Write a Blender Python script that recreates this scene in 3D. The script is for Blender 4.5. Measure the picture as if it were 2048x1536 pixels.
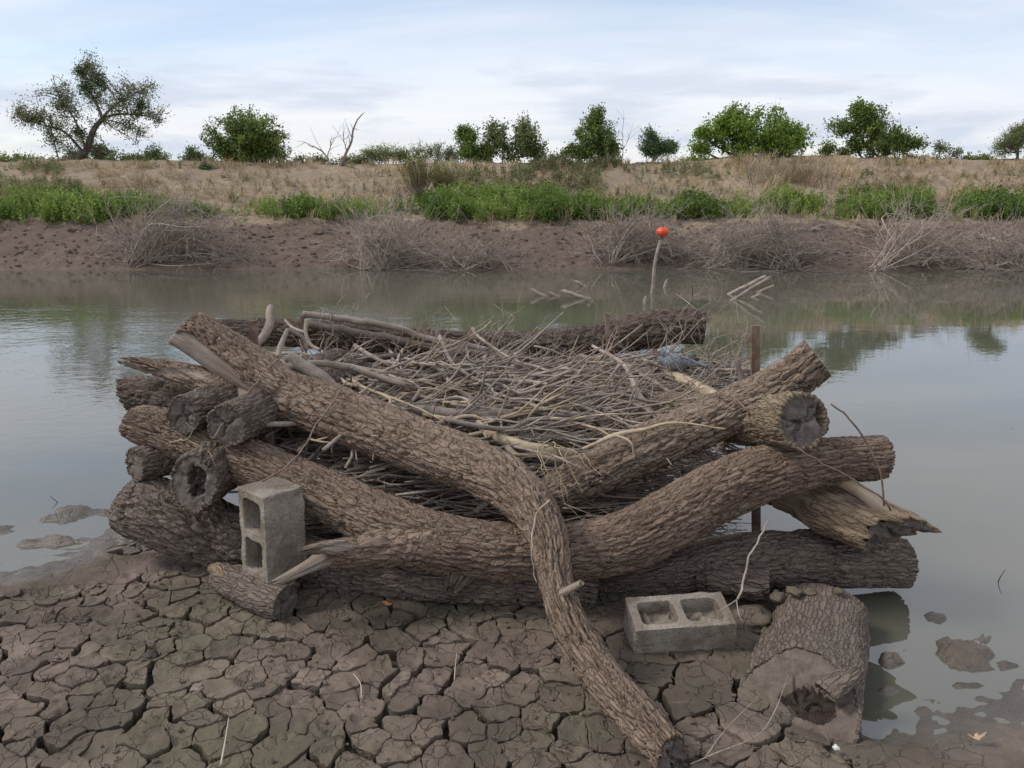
import bpy, math, random
import numpy as np
from mathutils import Vector, Matrix

# ------------------------------------------------------------------ camera, world, sun, exposure
scene = bpy.context.scene
for o in list(bpy.data.objects):
    bpy.data.objects.remove(o)
col = scene.collection
CAM_H, PITCH, FPX = 1.74, math.radians(14.5), 1538.0
cam_d = bpy.data.cameras.new('camera'); cam = bpy.data.objects.new('camera', cam_d); col.objects.link(cam)
cam.location = (0, 0, CAM_H); cam.rotation_euler = (math.pi/2 - PITCH, 0, 0)
cam_d.sensor_fit = 'HORIZONTAL'; cam_d.sensor_width = 36.0; cam_d.lens = 36.0*FPX/2048.0
cam_d.clip_start = 0.05; cam_d.clip_end = 3000
scene.camera = cam
scene.render.resolution_x, scene.render.resolution_y = 1024, 768
scene.view_settings.view_transform = 'Standard'; scene.view_settings.look = 'None'
scene.view_settings.gamma = 1.0; scene.view_settings.use_curve_mapping = False
scene.view_settings.exposure = 0.74

SUN_EL, SUN_AZ = math.radians(46), math.radians(-88)      # azimuth from +Y, negative = left of the view
sun_d = bpy.data.lights.new('sun', 'SUN'); sun = bpy.data.objects.new('sun', sun_d); col.objects.link(sun)
sun_d.energy = 1.5; sun_d.angle = math.radians(16); sun_d.color = (1.0, 0.95, 0.88)
sdir = Vector((math.sin(SUN_AZ)*math.cos(SUN_EL), math.cos(SUN_AZ)*math.cos(SUN_EL), math.sin(SUN_EL)))
sun.rotation_euler = sdir.to_track_quat('Z', 'Y').to_euler()
sun.location = sdir*60


class NT:
    """tiny node-tree helper: n(type, attrs..., inputs by name or index)"""
    def __init__(s, tree):
        s.t = tree; s.t.nodes.clear()

    def n(s, kind, ins=None, **attrs):
        nd = s.t.nodes.new('ShaderNode' + kind)
        for k, v in attrs.items():
            setattr(nd, k, v)
        for k, v in (ins or {}).items():
            sk = nd.inputs[k]
            if isinstance(v, bpy.types.NodeSocket):
                s.t.links.new(v, sk)
            elif isinstance(v, bpy.types.Node):
                s.t.links.new(v.outputs[0], sk)
            else:
                sk.default_value = v
        return nd

    def ramp(s, fac, stops, interp='LINEAR'):
        nd = s.n('ValToRGB', {0: fac}); cr = nd.color_ramp; cr.interpolation = interp
        while len(cr.elements) < len(stops):
            cr.elements.new(0.5)
        for e, (p, c) in zip(cr.elements, stops):
            e.position = p
            e.color = (c[0], c[1], c[2], 1) if not isinstance(c, (int, float)) else (c, c, c, 1)
        return nd.outputs[0]

    def math(s, op, a, b=0.0, c=0.0, clamp=False):
        return s.n('Math', {0: a, 1: b, 2: c}, operation=op, use_clamp=clamp).outputs[0]

    def mixc(s, fac, a, b, blend='MIX'):
        nd = s.n('Mix', {0: fac}, data_type='RGBA', blend_type=blend)
        for i, v in ((6, a), (7, b)):
            if isinstance(v, bpy.types.NodeSocket):
                s.t.links.new(v, nd.inputs[i])
            else:
                nd.inputs[i].default_value = (v[0], v[1], v[2], 1)
        return nd.outputs[2]

    def mapv(s, vec, scale, loc=(0, 0, 0), rot=(0, 0, 0)):
        return s.n('Mapping', {0: vec, 1: loc, 2: rot, 3: scale}).outputs[0]

    def noise(s, vec, scale, detail=3, rough=0.55, dist=0.0):
        return s.n('TexNoise', {'Vector': vec, 'Scale': scale, 'Detail': detail, 'Roughness': rough, 'Distortion': dist}).outputs[0]

    def vor(s, vec, scale, feature='F1', out=0, rand=1.0):
        return s.n('TexVoronoi', {'Vector': vec, 'Scale': scale, 'Randomness': rand}, feature=feature).outputs[out]

    def bump(s, h, strength, dist, normal=None):
        d = {'Strength': strength, 'Distance': dist, 'Height': h}
        if normal is not None:
            d['Normal'] = normal
        return s.n('Bump', d).outputs[0]


world = bpy.data.worlds.new('World'); scene.world = world; world.use_nodes = True
w = NT(world.node_tree)
sky = w.n('TexSky', sky_type='NISHITA', sun_disc=False, sun_elevation=SUN_EL, sun_rotation=SUN_AZ,
          altitude=300, air_density=1.0, dust_density=0.8, ozone_density=1.2)
SKY_K = 0.095
skyc = w.mixc(1.0, sky.outputs[0], (SKY_K, SKY_K, SKY_K), 'MULTIPLY')
tc = w.n('TexCoord').outputs[0]
sx = w.n('SeparateXYZ', {0: tc})
zc = w.math('ADD', w.math('MAXIMUM', sx.outputs[2], 0.0), 0.16)
px_ = w.math('DIVIDE', sx.outputs[0], zc); py_ = w.math('DIVIDE', sx.outputs[1], zc)
cv = w.n('CombineXYZ', {0: px_, 1: py_, 2: 0.0}).outputs[0]
# high thin stratus: broad streaks drawn out along a slightly slanting direction
cm = w.mapv(cv, (0.34, 0.95, 1), (3.1, 1.2, 0), (0, 0, math.radians(9)))
c1 = w.noise(cm, 0.95, 6, 0.50, 0.5)
c2 = w.noise(cm, 4.5, 5, 0.6, 0.3)
cover = w.math('ADD', c1, w.math('MULTIPLY', w.math('SUBTRACT', c2, 0.5), 0.14))
mask = w.ramp(cover, [(0.28, 0.36), (0.50, 0.86), (0.70, 1.0)])
# thin veil is near white, the thicker bellies a bluish grey
thick = w.noise(w.mapv(cv, (0.5, 1.1, 1), (7.7, 2.3, 0)), 1.1, 6, 0.6, 0.3)
ccol = w.ramp(thick, [(0.30, (0.60, 0.605, 0.645)), (0.52, (0.53, 0.555, 0.625)), (0.74, (0.40, 0.445, 0.55))])
ccol = w.mixc(w.ramp(sx.outputs[2], [(0.0, 0.75), (0.14, 0.0)]), ccol, (0.58, 0.555, 0.53))      # evening warmth low over the land
skymix = w.mixc(mask, skyc, ccol)
# low small grey cumulus bank far away
low = w.noise(w.mapv(tc, (2.2, 2.2, 13.0), (1.7, 0.4, 0.2)), 1.7, 6, 0.55, 0.2)
band = w.ramp(sx.outputs[2], [(0.0, 0.0), (0.045, 1.0), (0.12, 0.75), (0.19, 0.0)])
lowm = w.math('MULTIPLY', w.ramp(low, [(0.48, 0.0), (0.60, 0.85)]), band)
skymix = w.mixc(lowm, skymix, (0.38, 0.425, 0.505))
bg = w.n('Background', {0: skymix, 1: 1.0})
wo = w.n('OutputWorld', {0: bg.outputs[0]})

# ------------------------------------------------------------------ pixel (2048x1536 photograph) -> world
CP, SP = math.cos(PITCH), math.sin(PITCH)


def ray(px, py):
    u, v = (px-1024.0)/FPX, (768.0-py)/FPX
    return np.array([u, CP + v*SP, -SP + v*CP])


def P(px, py, Y):
    r = ray(px, py)
    return np.array([0, 0, CAM_H]) + r*(Y/r[1])


def PT(px, py, Y):            # depth along the view axis (for pixel radius -> metres)
    return Y/ray(px, py)[1]


def G(px, py, z=0.0):
    r = ray(px, py)
    return np.array([0, 0, CAM_H]) + r*((z-CAM_H)/r[2])


# ------------------------------------------------------------------ numpy noise
def _h(ix, iy, iz, seed):
    with np.errstate(over='ignore'):
        n = (ix.astype(np.uint32)*np.uint32(374761393) + iy.astype(np.uint32)*np.uint32(668265263)
             + iz.astype(np.uint32)*np.uint32(2147483647) + np.uint32((seed*974634531 + 12345) & 0xffffffff))
        n = (n ^ (n >> np.uint32(13)))*np.uint32(1274126177)
        n = (n ^ (n >> np.uint32(16)))*np.uint32(2246822519)
        n = n ^ (n >> np.uint32(15))
    return (n & np.uint32(0xffffff)).astype(np.float64)/16777215.0


def vnoise(x, y, z=0.0, seed=0):
    x, y, z = np.broadcast_arrays(np.asarray(x, float), np.asarray(y, float), np.asarray(z, float))
    i, j, k = np.floor(x).astype(np.int64), np.floor(y).astype(np.int64), np.floor(z).astype(np.int64)
    a, b, c = x-i, y-j, z-k
    a, b, c = a*a*(3-2*a), b*b*(3-2*b), c*c*(3-2*c)
    r = 0
    for di in (0, 1):
        for dj in (0, 1):
            for dk in (0, 1):
                wgt = (a if di else 1-a)*(b if dj else 1-b)*(c if dk else 1-c)
                r = r + wgt*_h(i+di, j+dj, k+dk, seed)
    return r*2-1


def fbm(x, y, z=0.0, seed=0, octv=4, gain=0.5):
    s, a, f = 0, 1.0, 1.0
    for o in range(octv):
        s = s + a*vnoise(np.asarray(x)*f, np.asarray(y)*f, np.asarray(z)*f, seed+o*17)
        a *= gain; f *= 2.03
    return s


def worley(u, v, nu, seed=0):
    """F1, F2 on a lattice that is periodic (nu cells) in u"""
    i, j = np.floor(u).astype(np.int64), np.floor(v).astype(np.int64)
    f1 = np.full(u.shape, 9.0); f2 = np.full(u.shape, 9.0); cid = np.zeros(u.shape)
    for di in (-1, 0, 1):
        for dj in (-1, 0, 1):
            ci, cj = i+di, j+dj
            cm_ = np.mod(ci, nu)
            zz = np.zeros_like(cm_)
            ox = ci + 0.08 + 0.84*_h(cm_, cj, zz, seed); oy = cj + 0.05 + 0.9*_h(cm_, cj, zz, seed+5)
            d = np.hypot(u-ox, v-oy)
            hh = _h(cm_, cj, zz, seed+9)
            n1 = d < f1
            f2 = np.where(n1, f1, np.minimum(f2, d))
            cid = np.where(n1, hh, cid)
            f1 = np.where(n1, d, f1)
    return f1, f2, cid


def sstep(a, b, x):
    t = np.clip((np.asarray(x)-a)/(b-a), 0, 1)
    return t*t*(3-2*t)


# ------------------------------------------------------------------ object helpers
def mesh_np(name, V, faces, mats=(), smooth=True, attrs=None, midx=None):
    me = bpy.data.meshes.new(name)
    V = np.asarray(V, np.float64).reshape(-1, 3)
    faces = [np.asarray(f, np.int32) for f in faces if len(f)]
    nl = sum(f.size for f in faces); nf = sum(len(f) for f in faces)
    me.vertices.add(len(V)); me.vertices.foreach_set('co', V.astype(np.float32).ravel())
    me.loops.add(nl); me.polygons.add(nf)
    me.loops.foreach_set('vertex_index', np.concatenate([f.ravel() for f in faces]))
    tot = np.concatenate([np.full(len(f), f.shape[1], np.int32) for f in faces])
    st = np.concatenate([[0], np.cumsum(tot)[:-1]]).astype(np.int32)
    me.polygons.foreach_set('loop_start', st)
    try:
        me.polygons.foreach_set('loop_total', tot)
    except Exception:
        pass
    me.polygons.foreach_set('use_smooth', np.full(nf, smooth, bool))
    for m in mats:
        me.materials.append(m)
    if midx is not None:
        me.polygons.foreach_set('material_index', np.asarray(midx, np.int32))
    for k, a in (attrs or {}).items():
        a = np.asarray(a, np.float32)
        if a.ndim == 2:
            at = me.attributes.new(k, 'FLOAT_VECTOR', 'POINT'); at.data.foreach_set('vector', a.ravel())
        else:
            at = me.attributes.new(k, 'FLOAT', 'POINT'); at.data.foreach_set('value', a.ravel())
    me.update(calc_edges=True)
    return me


def link(name, me, parent=None):
    o = bpy.data.objects.new(name, me); col.objects.link(o)
    if parent is not None:
        o.parent = parent
    return o


def tag(o, label=None, cat=None, group=None, kind=None):
    if label: o['label'] = label
    if cat: o['category'] = cat
    if group: o['group'] = group
    if kind: o['kind'] = kind
    return o


def thing(name, label, cat, loc, group=None):
    o = bpy.data.objects.new(name, None); col.objects.link(o)
    o.location = Vector([float(c) for c in loc]); o.empty_display_size = 0.05
    return tag(o, label, cat, group)


def catmull(pts, n):
    p = np.asarray(pts, float)
    if len(p) == 2:
        t = np.linspace(0, 1, n)[:, None]
        return p[0]*(1-t) + p[1]*t
    q = np.vstack([2*p[0]-p[1], p, 2*p[-1]-p[-2]])
    dense = []
    for i in range(len(p)-1):
        a, b, c, d = q[i], q[i+1], q[i+2], q[i+3]
        t = np.linspace(0, 1, 24, endpoint=False)[:, None]
        dense.append(0.5*((2*b) + (-a+c)*t + (2*a-5*b+4*c-d)*t**2 + (-a+3*b-3*c+d)*t**3))
    dense.append(p[-1:])
    D = np.vstack(dense)
    L = np.concatenate([[0], np.cumsum(np.linalg.norm(np.diff(D[:, :3], axis=0), axis=1))])
    s = np.linspace(0, L[-1], n)
    return np.stack([np.interp(s, L, D[:, k]) for k in range(D.shape[1])], 1)


def frames(C):
    T = np.gradient(C, axis=0); T /= np.linalg.norm(T, axis=1)[:, None] + 1e-12
    N = np.zeros_like(C)
    a = np.array([0, 0, 1.0]) if abs(T[0][2]) < 0.9 else np.array([1.0, 0, 0])
    n = a - T[0]*a.dot(T[0]); n /= np.linalg.norm(n); N[0] = n
    for i in range(1, len(C)):
        n = N[i-1] - T[i]*N[i-1].dot(T[i]); N[i] = n/np.linalg.norm(n)
    return T, N, np.cross(T, N)


def grid_faces(N, M, off=0):
    i = np.arange(N-1)[:, None]; j = np.arange(M)[None, :]; j2 = (j+1) % M
    return (np.stack([i*M+j, i*M+j2, (i+1)*M+j2, (i+1)*M+j], -1).reshape(-1, 4) + off)


def sticks_arrays(sticks, sides=5):
    """sticks: list of (pts(k,3), r0, r1) -> V, quads, tris (capped)"""
    VV, QQ, TT, off = [], [], [], 0
    ang = np.arange(sides)/sides*2*math.pi
    ca, sa = np.cos(ang), np.sin(ang)
    for pts, r0, r1 in sticks:
        pts = np.asarray(pts, float); k = len(pts)
        T = np.gradient(pts, axis=0); T /= np.linalg.norm(T, axis=1)[:, None] + 1e-12
        ref = np.array([0.13, 0.21, 0.97]) if abs(T[k//2][2]) < 0.8 else np.array([0.97, 0.1, 0.13])
        N = np.cross(T, ref); N /= np.linalg.norm(N, axis=1)[:, None] + 1e-12
        B = np.cross(T, N)
        R = np.linspace(r0, r1, k)[:, None, None]
        ring = pts[:, None, :] + R*(N[:, None, :]*ca[None, :, None] + B[:, None, :]*sa[None, :, None])
        VV.append(ring.reshape(-1, 3)); QQ.append(grid_faces(k, sides, off))
        j = np.arange(1, sides-1)
        TT.append(np.stack([np.full_like(j, 0), j+1, j], 1) + off)
        TT.append(np.stack([np.full_like(j, 0), j, j+1], 1) + off + (k-1)*sides)
        off += k*sides
    return np.vstack(VV), np.vstack(QQ), np.vstack(TT)


def sticks_mesh(name, sticks, mat, sides=5, origin=(0, 0, 0)):
    V, Q, T = sticks_arrays(sticks, sides)
    return mesh_np(name, V-np.asarray(origin, float), [Q, T], [mat])


def instances(protos, xf):
    """protos: list of (V, F tris, tint) ; xf: list of (proto index, x,y,z, yaw, sx, sz, tint) merged into arrays"""
    VV, FF, TI, off = [], [], [], 0
    xf = np.asarray(xf, float)
    for pi, (V, F) in enumerate(protos):
        s = xf[xf[:, 0] == pi]
        if not len(s):
            continue
        c, sn = np.cos(s[:, 4])[:, None], np.sin(s[:, 4])[:, None]
        X = (V[None, :, 0]*c - V[None, :, 1]*sn)*s[:, 5:6] + s[:, 1:2]
        Yv = (V[None, :, 0]*sn + V[None, :, 1]*c)*s[:, 5:6] + s[:, 2:3]
        Z = V[None, :, 2]*s[:, 6:7] + s[:, 3:4]
        VV.append(np.stack([X, Yv, Z], -1).reshape(-1, 3))
        FF.append((F[None]+(np.arange(len(s))*len(V))[:, None, None]).reshape(-1, F.shape[1]) + off)
        TI.append(np.repeat(s[:, 7], len(V)))
        off += len(s)*len(V)
    return np.vstack(VV), np.vstack(FF), np.concatenate(TI)

# ------------------------------------------------------------------ materials
def new_mat(name):
    m = bpy.data.materials.new(name); m.use_nodes = True
    return m, NT(m.node_tree)


def finish(t, colr, rough, normal=None, spec=0.35, extra=None):
    d = {'Base Color': colr, 'Roughness': rough, 'Specular IOR Level': spec}
    if not isinstance(colr, bpy.types.NodeSocket):
        d['Base Color'] = (*colr[:3], 1)
    if normal is not None: d['Normal'] = normal
    d.update(extra or {})
    b = t.n('BsdfPrincipled', d)
    t.n('OutputMaterial', {0: b.outputs[0]})
    return b


def bark_mat(name, dark, mid, light, wood=(0.225, 0.176, 0.134), mud=0.0, bumpk=1.0, mudc=(0.235, 0.19, 0.155)):
    m, t = new_mat(name)
    co = t.n('Attribute', attribute_name='bark_co').outputs[1]
    pos = t.n('NewGeometry').outputs[0]
    bare = t.n('Attribute', attribute_name='bare').outputs[2]
    st = t.mapv(co, (1, 1, 0.22))
    n1 = t.noise(st, 16, 5, 0.6, 0.4)
    n2 = t.noise(pos, 4.0, 4, 0.6)
    n3 = t.noise(st, 85, 4, 0.65)
    c = t.ramp(n1, [(0.30, dark), (0.52, mid), (0.75, light)])
    c = t.mixc(t.ramp(n2, [(0.35, 0.0), (0.68, 0.55)]), c, [0.5*(a+b)*1.05 for a, b in zip(mid, light)])
    c = t.mixc(t.ramp(n3, [(0.35, 0.30), (0.6, 0.0)]), c, [x*0.62 for x in dark])
    if mud > 0:
        mn = t.noise(pos, 7.0, 5, 0.65)
        c = t.mixc(t.math('MULTIPLY', t.ramp(mn, [(0.38, 0.15), (0.58, 1.0)]), mud), c, mudc)
    wn = t.noise(t.mapv(co, (1, 1, 0.05)), 38, 5, 0.65, 0.3)
    wc = t.ramp(wn, [(0.25, [x*0.5 for x in wood]), (0.5, wood), (0.75, [min(1, x*1.3) for x in wood])])
    wn2 = t.noise(pos, 6, 3)
    wc = t.mixc(t.ramp(wn2, [(0.4, 0.0), (0.7, 0.6)]), wc, (0.33, 0.295, 0.26))
    edge = t.math('ADD', bare, t.math('MULTIPLY', t.math('SUBTRACT', n1, 0.5), 0.7))
    bm = t.ramp(edge, [(0.42, 0.0), (0.55, 1.0)])
    c = t.mixc(bm, c, wc)
    v = t.vor(t.n('VectorMath', {0: t.mapv(co, (1, 1, 0.22)), 1: t.n('VectorMath', {0: t.n('TexNoise', {'Vector': co, 'Scale': 30.0, 'Detail': 3.0}).outputs[1], 3: 0.02}, operation='SCALE').outputs[0]}, operation='ADD').outputs[0], 58, 'DISTANCE_TO_EDGE')
    vv = t.ramp(v, [(0.0, 0.0), (0.16, 1.0)])
    fine = t.math('ADD', t.math('MULTIPLY', vv, t.math('SUBTRACT', 1.0, bm)),
                  t.math('ADD', t.math('MULTIPLY', n3, 0.8), t.math('MULTIPLY', wn, 0.5)))
    nb = t.bump(fine, 1.0*bumpk, 0.0085)
    nb = t.bump(t.noise(pos, 260, 3, 0.7), 0.35, 0.0015, nb)
    finish(t, c, 0.88, nb, 0.25)
    return m


M = {}
M['bark'] = bark_mat('bark_brown', (0.130, 0.089, 0.062), (0.222, 0.158, 0.114), (0.32, 0.240, 0.180))
M['bark_b'] = bark_mat('bark_grey_tan', (0.140, 0.099, 0.072), (0.235, 0.173, 0.128), (0.33, 0.257, 0.199))
M['bark_c'] = bark_mat('bark_umber', (0.118, 0.080, 0.055), (0.202, 0.142, 0.102), (0.292, 0.218, 0.163))
M['bark_dark'] = bark_mat('bark_dark_wet', (0.072, 0.053, 0.041), (0.125, 0.094, 0.073), (0.19, 0.147, 0.116))
M['bark_low'] = bark_mat('bark_grey_brown', (0.085, 0.064, 0.050), (0.145, 0.110, 0.086), (0.205, 0.162, 0.13), mud=0.30)
M['bark_tan'] = bark_mat('bark_tan_flaky', (0.125, 0.092, 0.06), (0.215, 0.165, 0.11), (0.30, 0.238, 0.165))
M['bark_mud'] = bark_mat('bark_coated_in_dry_mud', (0.10, 0.078, 0.06), (0.155, 0.122, 0.096), (0.20, 0.16, 0.13), mud=0.95, mudc=(0.185, 0.148, 0.118))
M['chunk'] = bark_mat('bare_tan_wood', (0.16, 0.11, 0.07), (0.26, 0.19, 0.12), (0.35, 0.26, 0.17), wood=(0.33, 0.245, 0.155), mud=0.15)


def cut_mat(name, c0, c1, c2, ring=0.42):
    m, t = new_mat(name)
    co = t.n('Attribute', attribute_name='cut_co').outputs[1]
    pos = t.n('NewGeometry').outputs[0]
    wp = t.n('VectorMath', {0: co, 1: t.n('VectorMath', {0: t.n('TexNoise', {'Vector': co, 'Scale': 9.0}).outputs[1], 3: 0.03}, operation='SCALE').outputs[0]}, operation='ADD').outputs[0]
    L = t.n('VectorMath', {0: t.n('VectorMath', {0: wp, 1: (1, 1, 0)}, operation='MULTIPLY').outputs[0]}, operation='LENGTH').outputs[1]
    rings = t.math('SINE', t.math('MULTIPLY', L, 700.0))
    n1 = t.noise(pos, 22, 6, 0.65, 0.3)
    n2 = t.noise(pos, 120, 4, 0.7)
    c = t.ramp(n1, [(0.30, c0), (0.5, c1), (0.72, c2)])
    c = t.mixc(t.math('MULTIPLY', t.ramp(rings, [(0.2, 0.0), (0.9, 1.0)]), ring), c, [x*0.5 for x in c0])
    c = t.mixc(t.ramp(n2, [(0.30, 0.5), (0.48, 0.0)]), c, [x*0.45 for x in c0])
    h = t.math('ADD', t.math('MULTIPLY', rings, 0.28*ring), t.math('ADD', n2, t.math('MULTIPLY', n1, 1.2)))
    finish(t, c, 0.9, t.bump(h, 0.6, 0.004), 0.2)
    return m


M['cut_dark'] = cut_mat('weathered_end_grain_dark', (0.075, 0.065, 0.057), (0.135, 0.115, 0.098), (0.23, 0.195, 0.16))
M['cut_grey'] = cut_mat('weathered_end_grain_grey', (0.10, 0.083, 0.07), (0.165, 0.137, 0.115), (0.235, 0.195, 0.16))
M['cut_mud'] = cut_mat('muddy_end_grain', (0.095, 0.075, 0.058), (0.14, 0.112, 0.09), (0.185, 0.15, 0.122), 0.06)
M['cut_tan'] = cut_mat('fresh_tan_end_grain', (0.27, 0.21, 0.145), (0.38, 0.31, 0.22), (0.46, 0.39, 0.29))
M['rot'] = cut_mat('rotted_heartwood', (0.022, 0.017, 0.014), (0.045, 0.034, 0.027), (0.085, 0.066, 0.05))


def wood_mat(name, c0, c1, c2, rough=0.85):
    m, t = new_mat(name)
    oc = t.n('NewGeometry').outputs[0]
    rnd = t.n('ObjectInfo').outputs['Random']
    n1 = t.noise(oc, 9, 4, 0.6)
    n2 = t.noise(oc, 70, 4, 0.7)
    c = t.ramp(n1, [(0.3, c0), (0.5, c1), (0.7, c2)])
    c = t.mixc(t.ramp(n2, [(0.32, 0.55), (0.52, 0.0)]), c, [x*0.55 for x in c0])
    hs = t.n('HueSaturation', {'Value': t.math('ADD', t.math('MULTIPLY', rnd, 0.4), 0.8), 'Color': c}).outputs[0]
    finish(t, hs, rough, t.bump(t.math('ADD', n2, t.noise(oc, 300, 2)), 0.5, 0.003), 0.25)
    return m


M['dead'] = wood_mat('dead_grey_wood', (0.19, 0.150, 0.120), (0.29, 0.238, 0.196), (0.39, 0.335, 0.285))
M['dead_pale'] = wood_mat('bleached_wood', (0.20, 0.158, 0.122), (0.29, 0.238, 0.192), (0.38, 0.325, 0.27))
M['dead_tan'] = wood_mat('tan_peeled_wood', (0.25, 0.19, 0.125), (0.36, 0.285, 0.195), (0.44, 0.365, 0.265))
M['dead_dark'] = wood_mat('dark_bark_stick', (0.065, 0.052, 0.046), (0.11, 0.089, 0.076), (0.17, 0.14, 0.12))
M['twig'] = wood_mat('brown_twigs', (0.19, 0.145, 0.112), (0.31, 0.25, 0.20), (0.43, 0.365, 0.305))
M['twig_gold'] = wood_mat('straw_brown_twigs', (0.20, 0.148, 0.09), (0.30, 0.23, 0.145), (0.38, 0.30, 0.20))
M['brush'] = wood_mat('sun_bleached_brush', (0.34, 0.28, 0.225), (0.46, 0.39, 0.325), (0.56, 0.49, 0.42))
M['brush_fine'] = wood_mat('fine_brown_brush', (0.265, 0.212, 0.17), (0.36, 0.295, 0.243), (0.45, 0.38, 0.32))
M['stake'] = wood_mat('grey_stake', (0.17, 0.13, 0.095), (0.23, 0.175, 0.13), (0.30, 0.24, 0.18))


def rust_mat():
    m, t = new_mat('rusty_stake')
    pos = t.n('NewGeometry').outputs[0]
    n1 = t.noise(pos, 14, 5, 0.65, 0.4); n2 = t.noise(pos, 150, 3, 0.7)
    c = t.ramp(n1, [(0.32, (0.29, 0.225, 0.17)), (0.5, (0.20, 0.135, 0.095)), (0.66, (0.135, 0.068, 0.042))])
    c = t.mixc(t.ramp(n2, [(0.3, 0.5), (0.5, 0.0)]), c, (0.08, 0.04, 0.025))
    finish(t, c, 0.85, t.bump(n2, 0.5, 0.002), 0.3)
    return m


M['rust'] = rust_mat()


def mud_color(t, pos):
    n1 = t.noise(pos, 2.6, 5, 0.6, 0.2)
    n2 = t.noise(pos, 26, 5, 0.65)
    n3 = t.noise(pos, 130, 4, 0.7)
    c = t.ramp(n1, [(0.34, (0.078, 0.062, 0.040)), (0.48, (0.120, 0.090, 0.064)), (0.62, (0.205, 0.153, 0.120))])
    c = t.mixc(t.ramp(n2, [(0.35, 0.38), (0.58, 0.0)]), c, (0.095, 0.076, 0.055))
    # algae film, patchy
    al = t.noise(pos, 1.3, 3, 0.5)
    c = t.mixc(t.ramp(al, [(0.48, 0.0), (0.62, 0.45)]), c, (0.088, 0.084, 0.042))
    c = t.mixc(t.ramp(n3, [(0.30, 0.45), (0.45, 0.0)]), c, (0.06, 0.05, 0.04))
    sp = t.vor(pos, 16, 'F1')
    c = t.mixc(t.ramp(sp, [(0.035, 0.45), (0.06, 0.0)]), c, (0.24, 0.21, 0.18))
    return c, n1, n2, n3


def mud_mat(name, cracks=True, wet=True):
    m, t = new_mat(name)
    pos = t.n('NewGeometry').outputs[0]
    c, n1, n2, n3 = mud_color(t, pos)
    if name == 'dried_mud_plate':
        c = t.n('HueSaturation', {'Value': t.math('MULTIPLY_ADD', t.n('ObjectInfo').outputs['Random'], 0.45, 0.80), 'Color': c}).outputs[0]
    z = t.n('SeparateXYZ', {0: pos}).outputs[2]
    rough = 0.9
    h = t.math('ADD', t.math('MULTIPLY', n2, 1.6), n3)
    if cracks:
        wp = t.n('VectorMath', {0: pos, 1: t.n('VectorMath', {0: t.n('TexNoise', {'Vector': pos, 'Scale': 11.0, 'Detail': 4.0}).outputs[1], 3: 0.09}, operation='SCALE').outputs[0]}, operation='ADD').outputs[0]
        v = t.vor(wp, 13.0, 'DISTANCE_TO_EDGE')
        gate = t.ramp(t.noise(pos, 6.5, 2), [(0.42, 0.0), (0.55, 1.0)])
        cr = t.math('MULTIPLY', t.ramp(v, [(0.0, 1.0), (0.05, 0.0)]), gate)
        h = t.math('SUBTRACT', h, t.math('MULTIPLY', cr, 2.6))
    if wet:
        wet_f = t.math('ADD', z, t.math('MULTIPLY', t.math('SUBTRACT', n1, 0.5), 0.03))
        wm = t.ramp(t.math('MULTIPLY_ADD', wet_f, 9.0, 0.5), [(0.12, 1.0), (0.42, 0.0)])
        if cracks:
            h = t.math('ADD', h, t.math('MULTIPLY', t.math('MULTIPLY', cr, wm), 2.4))
        c = t.mixc(t.math('MULTIPLY', wm, 0.55), c, (0.075, 0.066, 0.055))
        rough = t.math('SUBTRACT', 0.9, t.math('MULTIPLY', wm, 0.70))
    nb = t.bump(h, 0.75, 0.006)
    finish(t, c, rough, nb, 0.5)
    return m


M['mud'] = mud_mat('pond_mud')
M['plate'] = mud_mat('dried_mud_plate', cracks=True)
m, t = new_mat('dark_crack_floor')
pos = t.n('NewGeometry').outputs[0]
finish(t, t.ramp(t.noise(pos, 30, 4), [(0.3, (0.035, 0.029, 0.023)), (0.7, (0.065, 0.053, 0.041))]), 0.8, t.bump(t.noise(pos, 60, 4), 0.6, 0.006))
M['mud_deep'] = m  # crack floor coloured darker than the plates above it


def concrete_mat():
    m, t = new_mat('grey_concrete')
    pos = t.n('TexCoord').outputs[3]
    n1 = t.noise(pos, 7, 5, 0.6); n2 = t.noise(pos, 160, 4, 0.75); n3 = t.noise(pos, 34, 4, 0.6)
    c = t.ramp(n1, [(0.32, (0.225, 0.190, 0.148)), (0.5, (0.295, 0.258, 0.208)), (0.7, (0.35, 0.318, 0.268))])
    c = t.mixc(t.ramp(n2, [(0.33, 0.6), (0.5, 0.0)]), c, (0.13, 0.115, 0.098))
    c = t.mixc(t.ramp(n3, [(0.62, 0.0), (0.74, 0.55)]), c, (0.12, 0.105, 0.09))
    st_ = t.noise(pos, 4.5, 6, 0.7, 0.6)
    c = t.mixc(t.ramp(st_, [(0.48, 0.0), (0.60, 0.75)]), c, (0.155, 0.122, 0.09))
    pit = t.vor(pos, 90, 'F1')
    h = t.math('ADD', n2, t.ramp(pit, [(0.1, 0.0), (0.35, 1.0)]))
    finish(t, c, 0.92, t.bump(h, 0.85, 0.004), 0.25)
    return m


M['concrete'] = concrete_mat()


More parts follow.
